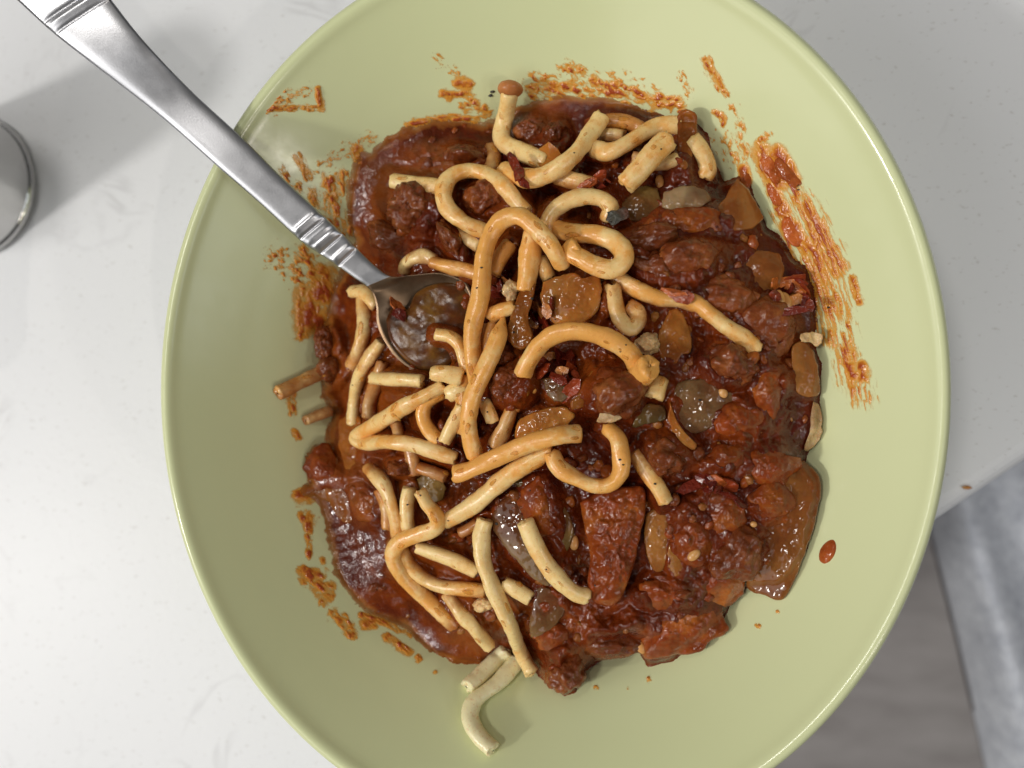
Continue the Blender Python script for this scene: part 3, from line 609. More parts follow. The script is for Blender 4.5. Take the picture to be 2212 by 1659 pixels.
TOMS = [
 ((1478,478,92,34,-6,5,0.8),'long strip of tomato flesh across the upper right'),
 ((1656,1010,62,44,-15,6,1.0),'large orange tomato chunk near the right edge'),
 ((1578,988,46,32,-20,5,0.8),'small orange tomato chunk beside the larger one'),
 ((1664,838,34,62,8,6,1.0),'upright red tomato piece on the right'),
 ((1610,905,66,40,-8,6,0.9),'rounded tomato piece below the grey mushroom dome'),
 ((1172,1122,40,84,-14,6,1.4),'deep red tomato piece lying on the grey onion'),
 ((1500,1160,50,66,-5,6,1.2),'tomato piece beside the narrow onion slice at lower right'),
 ((1446,1288,58,34,12,5,1.8),'small ragged tomato piece at lower right'),
 ((1482,1356,96,58,-28,6,0.8),'large smooth red tomato at the lower right edge'),
 ((1668,1086,46,40,10,5,1.4),'tomato bit on the big onion slab'),
 ((1560,1120,48,60,0,5,0.8),'tomato lump right of the orange chilli clump'),
 ((1306,650,20,40,10,4,1.8),'red tomato scrap at the right rim of the onion sheet'),
 ((1102,192,27,17,8,3.0,5.2),'smooth tan brown cap on the tip of the raised noodle'),
 ((700,1010,44,46,0,4,0.6),'soft tomato slab at the left edge of the sauce'),
 ((790,1090,44,30,50,4,0.4),'tomato scrap in the sauce at lower left'),
 ((1320,925,34,22,20,4,1.0),'tomato lump on the top of the U shaped noodle'),
 ((1195,1378,36,30,-30,4,0.8),'tomato bit below the grey onion'),
 ((1545,1265,60,50,-20,5,0.6),'tomato piece between the onion slab and the lower edge'),
]
for k, (a, lab) in enumerate(TOMS):
    px, py, rx, ry, rot, h, off = a
    if off > 4:
        blob('tiny_mushroom', M_CAP, lab, 'mushroom', None, *a, seed=400+k, amp=0.16, freq=1.0); continue
    an = np.linspace(0, 2*np.pi, 16, endpoint=False); rd = 1.02 + 0.30*fbm(np.c_[np.cos(an)*1.6, np.sin(an)*1.6]+k*3.7, 40+k, 3)
    ca, sa = math.cos(math.radians(rot)), math.sin(math.radians(rot))
    ol = [(px + rx*r_*math.cos(q)*ca - ry*r_*math.sin(q)*sa, py + rx*r_*math.cos(q)*sa + ry*r_*math.sin(q)*ca) for q, r_ in zip(an, rd)]
    slab('tomato_piece', M_TOMATO, lab, 'tomato piece', GT, ol, off-0.5, 2.2, (RNG.uniform(-.02, .02), RNG.uniform(-.02, .02)), dome=h*0.5, seed=400+k, rag=6, wave=0.9, ridge=0.15)
slab('tomato_piece', M_TOMATO, 'broad red tomato strip pointing down below the U shaped noodle', 'tomato piece', GT,
     [(1252,1085),(1300,1062),(1385,1050),(1395,1090),(1385,1150),(1370,1215),(1352,1270),(1325,1310),(1285,1300),(1268,1265),(1275,1200),(1262,1140)], 2.2, 2.4, dome=2.0, seed=421, wave=1.0)
SLABS = [
 (M_ONION,[(1462,250),(1475,238),(1505,242),(1506,275),(1500,310),(1492,350),(1486,385),(1460,392),(1452,370),(1462,320)],3.2,1.5,(0,-0.02),0.6,'translucent onion strip standing at the top right of the pile'),
 (M_ONION,[(1175,610),(1205,596),(1245,590),(1262,602),(1290,592),(1300,615),(1297,650),(1275,688),(1230,700),(1195,695),(1168,660)],5.2,1.2,(0,-0.01),1.2,'large shiny onion sheet in the centre over the chilli flakes'),
 (M_ONION,[(1130,612),(1155,612),(1150,650),(1140,690),(1150,720),(1142,748),(1122,757),(1100,738),(1088,715),(1098,700),(1110,660)],4.6,1.2,(0,0),0.8,'amber onion piece left of the chilli flakes in the centre'),
 (M_ONION,[(1446,672),(1462,666),(1482,690),(1494,735),(1492,760),(1470,768),(1462,785),(1432,782),(1420,755),(1428,705)],2.6,1.2,(0,0),0.8,'almond shaped onion leaf right of the arched noodle'),
 (M_DULL,[(1592,385),(1608,400),(1636,440),(1648,470),(1625,492),(1585,500),(1550,480),(1545,455),(1570,420)],2.0,1.5,(0,0),0.8,'brown onion trapezoid at the upper right edge'),
 (M_DULL,[(1700,1002),(1742,1000),(1772,1042),(1766,1100),(1745,1180),(1722,1240),(1692,1292),(1655,1286),(1612,1262),(1640,1180),(1660,1100),(1672,1040)],1.6,2.0,(0.012,0),0.8,'big brown onion slab overhanging the right edge of the food'),
 (M_MUSH,[(1060,1120),(1075,1085),(1110,1062),(1148,1075),(1160,1110),(1172,1160),(1188,1215),(1190,1260),(1165,1262),(1130,1225),(1090,1180),(1065,1150)],2.6,1.8,(0,0),2.0,'large glassy grey onion piece at lower centre'),
 (M_MUSH,[(1150,1270),(1185,1272),(1222,1290),(1215,1330),(1185,1365),(1150,1378),(1143,1350),(1152,1310)],2.6,1.4,(0,0),0.8,'dull grey onion flap below the pale noodle at lower centre'),
 (M_ONION,[(1452,1165),(1460,1160),(1475,1185),(1483,1215),(1476,1250),(1462,1268),(1450,1235),(1440,1200)],3.0,1.2,(0,0),0.6,'narrow pale onion slice at lower right'),
 (M_ONION,[(732,905),(760,897),(780,905),(782,940),(785,985),(775,1025),(752,1030),(738,995),(732,950)],2.6,1.6,(0,0),0.8,'upright amber onion strip at the point of the V shaped noodle'),
 (M_DULL,[(1710,745),(1740,738),(1756,760),(1768,810),(1768,850),(1745,858),(1722,850),(1712,800)],2.0,1.6,(0,0),0.8,'wet brown onion piece on the right edge under a pale curl'),
 (M_PALE,[(1730,722),(1745,716),(1772,720),(1776,732),(1764,750),(1752,740),(1732,738)],4.0,1.2,(0,0),0.4,'pale curled onion tip at the right edge'),
 (M_PALE,[(1757,868),(1772,880),(1777,920),(1768,952),(1746,972),(1738,962),(1750,930),(1752,895)],1.6,1.4,(0,0),0.6,'pale crescent of onion lying against the right bowl wall'),
 (M_ONION,[(1122,905),(1165,888),(1210,880),(1240,895),(1225,920),(1180,940),(1130,952),(1112,935)],1.9,1.4,(0,0),0.8,'amber onion wedge above the thick orange noodle'),
 (M_MUSH,[(1170,818),(1200,812),(1222,826),(1232,850),(1205,870),(1182,850)],2.2,1.2,(0,0),0.6,'glassy onion bit under the chilli clump in the centre'),
 (M_ONION,[(1286,790),(1305,800),(1296,830),(1278,855),(1260,880),(1235,884),(1232,868),(1256,845),(1268,815)],2.6,1.2,(0,0),0.6,'tan onion strip right of the chilli clump'),
 (M_PALE,[(1297,885),(1330,880),(1348,890),(1338,908),(1292,912)],5.0,0.9,(0,0),0.2,'clear pale onion sliver above the U shaped noodle'),
 (M_OLIVE,[(1368,880),(1400,872),(1436,880),(1435,905),(1400,915),(1368,922)],2.2,1.4,(0,0),0.8,'olive brown onion strip below the cut pale noodle end'),
 (M_DARK,[(1378,930),(1402,925),(1420,935),(1415,962),(1390,965),(1375,948)],1.2,1.4,(0,0),0.8,'black glassy piece in the dark hollow right of centre'),
 (M_DARK,[(1312,458),(1335,452),(1356,448),(1358,470),(1340,480),(1325,488),(1313,478)],6.0,0.8,(0,0),0.4,'dark herb flake at the right end of the pale arched noodle'),
 (M_OLIVE,[(1350,430),(1390,400),(1420,410),(1430,440),(1400,470),(1360,475),(1340,455)],1.8,1.6,(0,0),1.0,'olive vegetable piece right of the dark herb flake'),
 (M_MUSH,[(1436,415),(1475,402),(1520,408),(1535,430),(1510,448),(1465,456),(1430,445)],2.6,1.8,(0,0),1.6,'grey mushroom piece at upper right below the onion strip'),
 (M_MUSH,[(1445,850),(1470,825),(1520,815),(1570,830),(1590,865),(1575,905),(1530,930),(1480,935),(1452,900)],0.9,2.0,(0,0),1.2,'wide grey mushroom dome on the right'),
 (M_ONION,[(1448,868),(1458,900),(1480,935),(1505,960),(1495,972),(1465,950),(1444,910)],3.0,1.4,(0,0),0.5,'curved amber onion rim along the grey mushroom dome'),
 (M_DULL,[(660,985),(700,972),(730,990),(728,1030),(735,1065),(705,1085),(675,1060),(662,1020)],1.2,1.4,(0,0),0.6,'soft onion slab at the left edge of the sauce'),
 (M_DULL,[(700,1050),(730,1045),(760,1085),(770,1120),(745,1130),(715,1095)],1.2,1.4,(0,0),0.6,'streaky onion piece in the sauce at lower left'),
 (M_OLIVE,[(1105,1040),(1135,1030),(1180,1055),(1225,1100),(1240,1150),(1222,1190),(1205,1150),(1180,1105),(1140,1070)],2.2,1.4,(0,0),0.8,'dark olive onion strip above the deep red tomato'),
 (M_OLIVE,[(900,1035),(925,1022),(955,1030),(962,1065),(945,1085),(915,1080)],1.2,1.6,(0,0),1.0,'olive brown mushroom cap left of the hooked noodle end'),
 (M_DULL,[(1600,560),(1650,540),(1690,560),(1690,610),(1650,640),(1605,610)],0.6,1.6,(0,0),1.0,'smooth brown onion layer near the upper right edge'),
 (M_DULL,[(1395,1110),(1425,1095),(1450,1115),(1450,1180),(1430,1230),(1405,1220),(1390,1165)],1.2,1.6,(0,0),1.0,'brown onion strip right of the broad red tomato'),
]
for k, (m, ol, off, t, g, dm, lab) in enumerate(SLABS):
    nm = {'glassy_grey_onion': 'mushroom_piece', 'dark_herb': 'herb_flake', 'olive_vegetable': 'vegetable_piece'}.get(m.name, 'onion_piece')
    if 'onion' in lab: nm = 'onion_piece'
    slab(nm, m, lab, nm.replace('_', ' '), GO if nm == 'onion_piece' else 'vegetable pieces in the sauce', ol, off-(0.9 if off < 3.3 else 0.3), t, g, dm*0.6, seed=500+k, rag=4.0, wave=0.55, ridge=0.08)
PALES = [((1399,742,26,22,0,3.2,1.6),'lumpy pale onion bit left of the almond shaped onion leaf'),
         ((1046,1305,24,16,-20,2.6,1.4),'jagged pale crumb at lower left beside the long pale noodle'),
         ((1105,630,18,22,0,2.5,4.0),'knobbly orange crumb left of the thick short noodle')]
for k, (a, lab) in enumerate(PALES):
    blob('pale_crumb', M_PALE, lab, 'crumb', 'pale crumbs', *a, seed=450+k, amp=0.45, freq=1.8, knob=0.15)

# the sauce climbs up the sides of every lump and sheet in it
SKIRT = np.zeros_like(SDn)
for (px, py, rx, ry, rot, h, off), _ in MEATS + [((a[0], a[1], a[2], a[3], a[4], a[5]*0.6, a[6]), l) for a, l in TOMS]:
    if off > 4: continue
    a = math.radians(rot); X = (PX-px)*math.cos(a)+(PY-py)*math.sin(a); Y = -(PX-px)*math.sin(a)+(PY-py)*math.cos(a)
    d = np.hypot(X/rx, Y/ry); SKIRT = np.maximum(SKIRT, max(0, off+0.56*h)*sstep(1.8, 0.7, d))
for pts, w, lay, *_ in NOODLES:
    pts = np.array(pts, float); la = np.interp(np.linspace(0, 1, len(pts)), np.linspace(0, 1, len(lay)), lay)
    i0, i1 = int((pts[:, 0].min()-50-gx[0])/GS), int((pts[:, 0].max()+50-gx[0])/GS)
    j0, j1 = int((pts[:, 1].min()-50-gy[0])/GS), int((pts[:, 1].max()+50-gy[0])/GS)
    w_ = (slice(max(0, i0), max(1, i1)), slice(max(0, j0), max(1, j1))); Q_ = PP[w_]
    for q in range(len(pts)-1):
        hh = (la[q]+la[q+1])/2
        if hh > 1.25: continue
        e = pts[q+1]-pts[q]; t = np.clip(((Q_-pts[q])@e)/(e@e), 0, 1); d = np.linalg.norm(Q_-pts[q]-t[..., None]*e, axis=-1)
        SKIRT[w_] = np.maximum(SKIRT[w_], max(0, hh*3.1-1.0)*sstep(w/2+20, w/2-6, d))
for m, ol, off, *_ in SLABS:
    off -= 0.9
    if off > 2.6: continue
    d = sdist(PP, np.array(ol, float)); SKIRT = np.maximum(SKIRT, max(0, off-0.1)*sstep(-26, 2, d))
# sauce mass
lump = sstep(8, 70, SDn)
calm = 1 - 0.75*sstep(960, 780, PX) - 0.5*sstep(340, 270, PY) - 0.5*sstep(1280, 1400, PY)*sstep(1150, 1000, PX)
H = fbm(PP/46.0, 11, 4)
H2 = 1-np.abs(fbm(PP/30.0, 21, 4))*2.2
LZ = lump*np.clip(calm, 0.2, 1)*(2.1*H + 0.5*(H2-0.6) + 0.22*fbm(PP/11.0, 33, 2)) + 0.05*fbm(PP/10.0, 5, 2) + SKIRT*sstep(0, 14, SDn)
LZ = LZ - 2.2*sstep(20, 80, SDn)*np.clip(np.exp(-(((PX-990)/230)**2+((PY-880)/330)**2)**2) + np.exp(-(((PX-1190)/190)**2+((PY-430)/170)**2)**2) + np.exp(-(((PX-1180)/200)**2+((PY-900)/200)**2)**2), 0, 1)*(1-np.clip(SKIRT/1.5, 0, 1))
SZ = np.where(SDn > 0, np.maximum(FZ + LZ, ZW+0.1), ZW + SDn*0.05)
keep = SDn > -9
idx = -np.ones(keep.shape, int); idx[keep] = np.arange(keep.sum())
V = unp(PX[keep], PY[keep], SZ[keep])
q = keep[:-1, :-1] & keep[1:, :-1] & keep[:-1, 1:] & keep[1:, 1:]
ii, jj = np.nonzero(q)
F = np.stack([idx[ii, jj], idx[ii, jj+1], idx[ii+1, jj+1], idx[ii+1, jj]], -1)
EDGE = np.clip(1 - SDn/(34-22*thickside), 0, 1)*(1-0.6*thickside)
sauce = mesh_obj('meat_sauce', V, F, M_SAUCE, attrs={'edge': EDGE[keep]})
tag(sauce, 'dark red brown meat sauce filling the green bowl under the noodles', 'sauce')

# small uncounted bits of mince, tomato and onion all through the sauce
def scatter(name, mat, n, seed, rmin, rmax, label):
    rg = np.random.default_rng(seed); V, F = [], []; nv = 0
    while n > 0:
        px, py = rg.uniform(640, 1780), rg.uniform(210, 1500)
        d = float(samp(SD, px, py))
        if d < 16: continue
        if px < 860 and rg.random() < 0.6: continue
        r = rg.uniform(rmin, rmax)*(1 if d > 40 else 0.6)
        z = float(samp(np.where(SDn > 0, FZ+LZ, ZW), px, py)) - float(fz(px, py))
        P, f = blob_geo(px, py, r, r*rg.uniform(0.5, 1), rg.uniform(0, 180), r/13, z-0.25, int(rg.integers(1, 9999)), 0.4, 1.6, 3, 0.12)
        V.append(P); F += [[a+nv for a in q] for q in f]; nv += len(P); n -= 1
    o = mesh_obj(name, np.vstack(V), F, mat); tag(o, label, 'crumbs', kind='stuff')
scatter('mince_crumbs', M_MEAT, 110, 1, 8, 18, 'small brown mince crumbs all through the sauce')
scatter('tomato_bits', M_TOMATO, 70, 2, 8, 20, 'small red tomato bits all through the sauce')
scatter('onion_bits', M_DULL, 60, 3, 6, 16, 'small brown onion bits all through the sauce')

# ------------------------------------------------------------------ spoon
SEC = [  # left edge, right edge (view), height, hollow depth
 ((-150,-150),(-40,-270),91.5,0),((-95,-125),(60,-235),90,0),((45,7),(178,-79),85.5,0),((120,75),(237,-4),83,0),((208,144),(310,88),79.5,0),((350,254),(414,197),73,0),((474,363),(530,304),68.3,0),((560,438),(612,386),64.8,0),((647,518),(703,470),61,0),((690,548),(740,505),58.8,0),((734,578),(774,540),57.0,0),
 ((772,605),(812,576),55.6,0),((793,619),(845,597),54.7,0.3),((806,636),(895,594),54.2,1.2),((813,665),(955,590),53.8,2.8),((815,700),(1005,608),53.4,4.2),((832,740),(1024,650),53,4.6),((862,778),(1026,706),52.6,4.0),((905,806),(1006,758),52.2,2.6),((940,816),(985,795),52,1.0),((962,814),(968,811),52,0.2)]
E_ = np.array([[*a, *b_, z, h] for a, b_, z, h in SEC], float)
tt = np.arange(len(E_)); tf = np.linspace(0, len(E_)-1, 900)
def crom(y):   # monotone-ish smooth interpolation through the sections
    P = np.concatenate([[2*y[0]-y[1]], y, [2*y[-1]-y[-2]]]); i = np.minimum(tf.astype(int), len(y)-2); t = tf-i
    p0, p1, p2, p3 = P[i], P[i+1], P[i+2], P[i+3]
    return 0.5*((2*p1)+(-p0+p2)*t+(2*p0-5*p1+4*p2-p3)*t*t+(-p0+3*p1-3*p2+p3)*t**3)
EE = np.stack([crom(E_[:, k]) for k in range(6)], -1)
Lw = unp(EE[:, 0], EE[:, 1], EE[:, 4]); Rw = unp(EE[:, 2], EE[:, 3], EE[:, 4])
K = 25; x = np.linspace(-1, 1, K)
hollow = np.clip(EE[:, 5], 0, None)
mid = (EE[:, 0:2]+EE[:, 2:4])/2
def groove(c0, wpx):   # a line pressed across the handle at view point c0
    i = int(np.argmin(np.linalg.norm(mid-np.array(c0), axis=1))); d = np.r_[0, np.cumsum(np.linalg.norm(np.diff(mid, axis=0), axis=1))]; return np.exp(-((d-d[i])/wpx)**2)
def ridge(c0, wpx): return groove(c0, wpx)
cuts = sum(0.5*groove(c, 3.5) for c in ((675, 496), (714, 530), (748, 558)))
cuts = cuts - sum(0.35*groove(c, 6.5) for c in ((662, 485), (703, 520), (738, 550))) - 0.15*groove((690, 508), 6)
cuts = cuts + sum(0.4*groove(c, 3.5) for c in ((152, 14), (85, -55), (178, 36))) - sum(0.3*groove(c, 7) for c in ((165, 26), (70, -70)))
handle_t = sstep(0, 1.2, 1.2-hollow)
def section(top):
    out = []
    for i in range(len(tf)):
        w = np.linalg.norm(Rw[i]-Lw[i])/2; t = handle_t[i]
        crown = (0.75*(1-np.abs(x)**5)-0.12*x)*t*min(1, w/4) - cuts[i]*(1-np.abs(x)**6)
        bowl_ = -hollow[i]*(1-np.abs(x)**2.2)
        zz = crown + bowl_ + (0 if top else -(1.0+0.5*t))
        if not top: zz = -(1.0+0.6*t)*(1-np.abs(x)**4) + bowl_ - 0.25 + 0*x
        sh = 1.0 if top else 0.985
        p = Lw[i][None]*(0.5-0.5*x*sh)[:, None] + Rw[i][None]*(0.5+0.5*x*sh)[:, None]
        p = p + np.c_[np.zeros(K), np.zeros(K), zz]
        out.append(p)
    return np.array(out)
T_, B_ = section(True), section(False)
ring = np.concatenate([T_, B_[:, ::-1]], 1); nk = ring.shape[1]
spoon = empty('spoon', unp(793, 593, 54))
tag(spoon, 'stainless steel spoon with ridged handle leaning on the green rim', 'spoon')
cut = int(np.argmin(np.abs(tf-12.0)))
def shell(a, b_):
    Rr = ring[a:b_]; n = len(Rr); Fc = grid_faces(n, nk, True)[:, ::-1].tolist()
    return Rr.reshape(-1, 3), Fc + [list(range(nk)), list(range((n-1)*nk, n*nk))[::-1]]
V, F = shell(0, cut+1); mesh_obj('handle', V, F, M_STEEL, spoon)
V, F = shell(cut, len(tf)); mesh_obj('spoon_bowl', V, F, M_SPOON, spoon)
# the spoonful
M_POOL, nt, b = food_mat('spoon_juice', [(0.3, (0.040, 0.013, 0.004)), (0.5, (0.095, 0.036, 0.008)), (0.72, (0.24, 0.115, 0.018))], 130, (0.12, 0.28), ((120, 1.0, 0.0005), ), 0.1, coat=0.35, det=4, bst=0.35, spec=0.12)
b.inputs['Coat Weight'].default_value = 0.0
def plane_slab(name, mat, label, cat, outline, z, th, seed, dome=0.3, wave=0.3):
    O = catmull(np.array(list(outline)+[outline[0]], float), 5.0)[:-1]; n = len(O); c = O.mean(0)
    V = []
    for f_, t in [(0.9, -0.8), (1.0, -0.4), (1.0, -0.1), (0.98, 0.3), (0.95, 0.45)] + [(q, 0.5) for q in np.linspace(0.91, 0.02, 26)]:
        p = c+(O-c)*f_
        V.append(unp(p[:, 0], p[:, 1], z + t*th + dome*(1-f_**2) + wave*fbm(p/36.0+seed, seed, 3)*(1-f_**4)))
    V = np.array(V); nr = len(V)
    o = mesh_obj(name, V.reshape(-1, 3), grid_faces(nr, n, True)[:, ::-1].tolist()+[list(range((nr-1)*n, nr*n))[::-1], list(range(n))], mat)
    return tag(o, label, cat)
plane_slab('spoonful', M_POOL, 'brown juice and sauce held in the bowl of the spoon', 'sauce', [(832,690),(850,664),(880,668),(900,632),(945,612),(992,612),(1018,645),(1020,700),(1000,745),(968,790),(915,800),(872,775),(840,735)], 51.7, 0.9, 61, wave=0.3)

# ------------------------------------------------------------------ steel canister standing on the counter at the left
pr_ = unp(77, 398, 1.0); RC = 23.5; xc, yc = pr_[0]-RC, pr_[1]
ve = empty('steel_vessel', (xc, yc, 0))
tag(ve, 'shiny tapered stainless steel vessel standing on the white counter at the left edge', 'steel vessel')
def lathe_z(prof, n=96):
    a = np.linspace(0, 2*np.pi, n, endpoint=False)
    return np.array([[(xc+r*math.cos(t), yc+r*math.sin(t), z) for t in a] for r, z in prof]).reshape(-1, 3), grid_faces(len(prof), n, True)
V, F = lathe_z([(0.01, 0.6), (20.0, 0.6), (21.2, 0.05), (22.2, 0.1), (23.2, 0.7), (23.9, 1.6), (24.0, 2.6), (23.6, 3.4), (23.2, 3.8)]); mesh_obj('base_ring', V, F, M_STEEL2, ve)
V, F = lathe_z([(23.15, 3.8), (22.9, 5), (21.8, 12), (20.2, 24), (18.4, 40), (16.6, 58), (15.0, 70), (14.4, 73)]); mesh_obj('body', V, F, M_STEEL2, ve)
V, F = lathe_z([(14.3, 73), (15.2, 73.4), (15.3, 75), (15.2, 80), (14.6, 81.5), (12, 82.4), (0.01, 82.8)]); mesh_obj('lid', V, F, M_STEEL2, ve)

# ------------------------------------------------------------------ smears and splashes of sauce on the bowl wall
sg = 2.0
sx = np.arange(545, 1900, sg); sy = np.arange(100, 1500, sg)
def smear(name, strokes, label, seed):
    lo = np.array([min(min(p[0] for p in s[0])-s[1]*1.6 for s in strokes), min(min(p[1] for p in s[0])-s[1]*1.6 for s in strokes)])
    hi = np.array([max(max(p[0] for p in s[0])+s[1]*1.6 for s in strokes), max(max(p[1] for p in s[0])+s[1]*1.6 for s in strokes)])
    X, Y = np.meshgrid(np.arange(lo[0], hi[0], 1.6), np.arange(lo[1], hi[1], 1.6), indexing='ij'); P = np.stack([X, Y], -1)
    G = np.full(X.shape, -1.0)
    for k, (pts, w, amp, bias, ang, sl, ss_) in enumerate(strokes):
        pts = np.array(pts, float); d = np.full(X.shape, 1e9)
        if len(pts) == 1: d = np.hypot(X-pts[0, 0], Y-pts[0, 1])
        for i in range(len(pts)-1):
            e = pts[i+1]-pts[i]; t = np.clip(((P-pts[i])@e)/(e@e), 0, 1); d = np.minimum(d, np.linalg.norm(P-pts[i]-t[..., None]*e, axis=-1))
        a = math.radians(ang); ca, sa = math.cos(a), math.sin(a)
        Rp = np.stack([(X*ca+Y*sa)/sl, (-X*sa+Y*ca)/ss_], -1)
        Rp = Rp + 0.45*np.stack([fbm(P/13.0, seed+91, 2), fbm(P/13.0, seed+92, 2)], -1)
        g = 1-(d/w)**2 + amp*(fbm(Rp, seed+k*13, 2)*1.35 + 0.5*fbm(Rp*2.7, seed+k*13+5, 2)) - bias - 0.12*(amp > 1.1)
        g = np.where(d < w*1.5, np.minimum(g, 3*(1.5-d/w)), -1)
        G = np.maximum(G, g)
    zwl = zwall(X, Y)
    keep = G > -0.6
    q = (keep[:-1, :-1] | keep[1:, :-1] | keep[:-1, 1:] | keep[1:, 1:]) & (np.maximum.reduce([G[:-1, :-1], G[1:, :-1], G[:-1, 1:], G[1:, 1:]]) > -0.4)
    used = np.zeros(G.shape, bool)
    for a_, b2 in ((0, 0), (1, 0), (0, 1), (1, 1)):
        used[a_:a_+q.shape[0], b2:b2+q.shape[1]] |= q
    idx = -np.ones(G.shape, int); idx[used] = np.arange(used.sum())
    off = 0.13 + 0.07*np.clip(G, 0, 0.5) + 0.45*np.clip(G-0.7, 0, 1)
    base = unp(X[used], Y[used], zwl[used])
    # lift along the inward wall normal (towards the bowl axis and up)
    r = np.c_[BX-base[:, 0], BY-base[:, 1]]; r /= np.linalg.norm(r, axis=1)[:, None]+1e-9
    nn = np.c_[r*0.75, np.full(len(r), 0.66)]
    V = base + nn*off[used][:, None]
    ii, jj = np.nonzero(q)
    F = np.stack([idx[ii, jj], idx[ii, jj+1], idx[ii+1, jj+1], idx[ii+1, jj]], -1)
    o = mesh_obj(name, V, F, M_SMEAR, attrs={'film': np.clip(np.where(G[used] < 0.9, 0.10+G[used]*0.30, 0.37+(G[used]-0.9)*0.75), 0, 1)})
    return tag(o, label, 'sauce smear', 'sauce smears on the bowl wall', 'stuff')
S = 'sauce_smear'
smear(S, [
 ([(1642,325),(1655,355),(1682,398)],22,0.5,-0.25,70,20,9), ([(1650,328),(1640,305),(1660,290)],9,0.9,0.2,70,10,5),
 ([(1680,330),(1702,366),(1712,385)],18,0.4,-0.5,70,20,10), ([(1669,405),(1680,430),(1690,455)],16,0.7,-0.1,70,20,8),
 ([(1714,393),(1731,430),(1755,470),(1775,510),(1792,545),(1813,582)],20,1.0,0.15,65,34,6),
 ([(1704,485),(1716,497),(1726,512)],17,0.4,-0.6,60,20,10), ([(1745,520),(1760,545),(1772,565)],26,0.8,0.1,65,24,8),
 ([(1735,440),(1765,490),(1790,530)],34,1.3,0.55,65,36,4.5), ([(1690,470),(1725,540),(1770,600)],30,1.3,0.5,65,36,4.5)],
 'thick red and orange sauce streaks high on the right wall of the bowl', 710)
smear(S, [
 ([(1770,570),(1790,620),(1802,670)],38,1.3,0.4,75,38,4.5), ([(1805,650),(1820,720),(1835,770)],28,1.4,0.5,75,36,4.5),
 ([(1828,770),(1840,820),(1862,850)],32,1.4,0.55,80,32,4.5), ([(1840,790),(1845,812)],12,0.6,-0.2,80,20,8), ([(1864,790),(1866,815)],13,0.6,-0.3,80,20,8),
 ([(1843,600),(1848,630),(1858,650)],9,0.7,-0.1,75,14,6), ([(1780,600),(1772,660),(1790,730)],20,1.2,0.4,80,34,4.5)],
 'dry orange brush marks of sauce lower on the right wall of the bowl', 730)
smear(S, [
 ([(1526,130),(1541,159),(1555,185)],12,0.8,0.0,60,16,7), ([(1560,190),(1570,205)],8,1.0,0.3,60,10,5),
 ([(1586,230),(1596,260),(1603,300),(1613,338)],12,1.3,0.55,75,12,6), ([(1545,240),(1565,255),(1563,268)],8,0.8,0.1,75,12,6),
 ([(1560,300),(1590,350)],24,1.3,0.75,75,10,6), ([(1608,366),(1612,392)],12,0.3,-0.6,80,16,8), ([(1475,165),(1485,200)],16,1.3,0.8,70,9,5)],
 'orange sauce drips at the top right of the bowl wall', 750)
smear(S, [
 ([(1160,180),(1230,165),(1320,180),(1400,205)],30,1.5,0.75,30,13,8), ([(1150,205),(1230,195),(1310,190),(1360,205),(1440,225)],22,1.3,0.25,20,18,9),
 ([(1230,148),(1260,155)],14,1.3,0.6,30,9,6), ([(1280,170),(1290,182)],10,0.6,-0.1,30,10,8), ([(1420,222),(1462,218),(1470,232)],13,1.0,0.0,-20,14,7), ([(1170,178),(1190,186)],14,0.8,0.1,20,14,9)],
 'orange oil splashes above the food on the far wall', 770)
smear(S, [
 ([(992,175),(1010,182)],14,0.5,-0.4,0,14,9), ([(958,201),(970,206)],12,0.6,-0.2,0,12,8), ([(975,206),(1005,200),(1025,215),(1045,236)],10,1.0,0.1,20,14,7),
 ([(940,122),(955,140),(985,155)],12,1.4,0.85,30,8,6), ([(1000,228),(1030,240),(1065,250)],14,1.2,0.45,0,12,7), ([(880,268),(950,254),(1030,258)],9,1.0,0.1,0,16,7)],
 'small orange sauce blots left of the capped noodle', 790)
smear(S, [
 ([(686,192),(690,215),(696,234)],8,0.7,-0.25,85,14,7), ([(697,236),(665,232),(635,232),(600,233),(572,238)],7,0.9,0.05,0,14,6),
 ([(600,200),(615,210),(590,225)],22,1.5,0.7,0,8,6), ([(640,205),(665,195)],14,1.5,0.9,0,9,5)],
 'dried rectangular sauce stain under the rim near the spoon', 810)
smear(S, [
 ([(645,338),(656,360),(666,382)],11,0.8,-0.05,65,16,8), ([(615,370),(628,388),(640,404)],14,1.2,0.45,60,12,7), ([(708,395),(712,425)],20,1.0,0.2,80,18,9),
 ([(672,415),(676,440)],13,0.8,0.05,80,14,8), ([(722,350),(712,345),(690,368),(745,325),(800,300)],18,1.5,0.85,-30,10,7), ([(770,322),(778,345)],14,0.8,0.0,70,14,8),
 ([(735,380),(728,440),(742,500)],20,1.2,0.25,80,20,9), ([(690,440),(705,470),(720,490)],16,1.2,0.4,60,14,8)],
 'orange sauce blots on the left wall right of the spoon handle', 830)
smear(S, [
 ([(600,560),(640,580),(660,610)],32,1.5,0.8,40,10,7), ([(650,545),(675,570),(690,590)],24,1.3,0.35,50,16,9), ([(668,640),(664,672),(658,700)],30,0.7,-0.1,80,26,14),
 ([(700,600),(690,630)],28,0.8,-0.2,60,24,12), ([(655,705),(652,725)],12,1.0,0.1,80,14,8), ([(690,690),(668,690)],30,0.5,-0.3,80,26,14)],
 'broad brown orange sauce patch on the left wall under the spoon handle', 850)
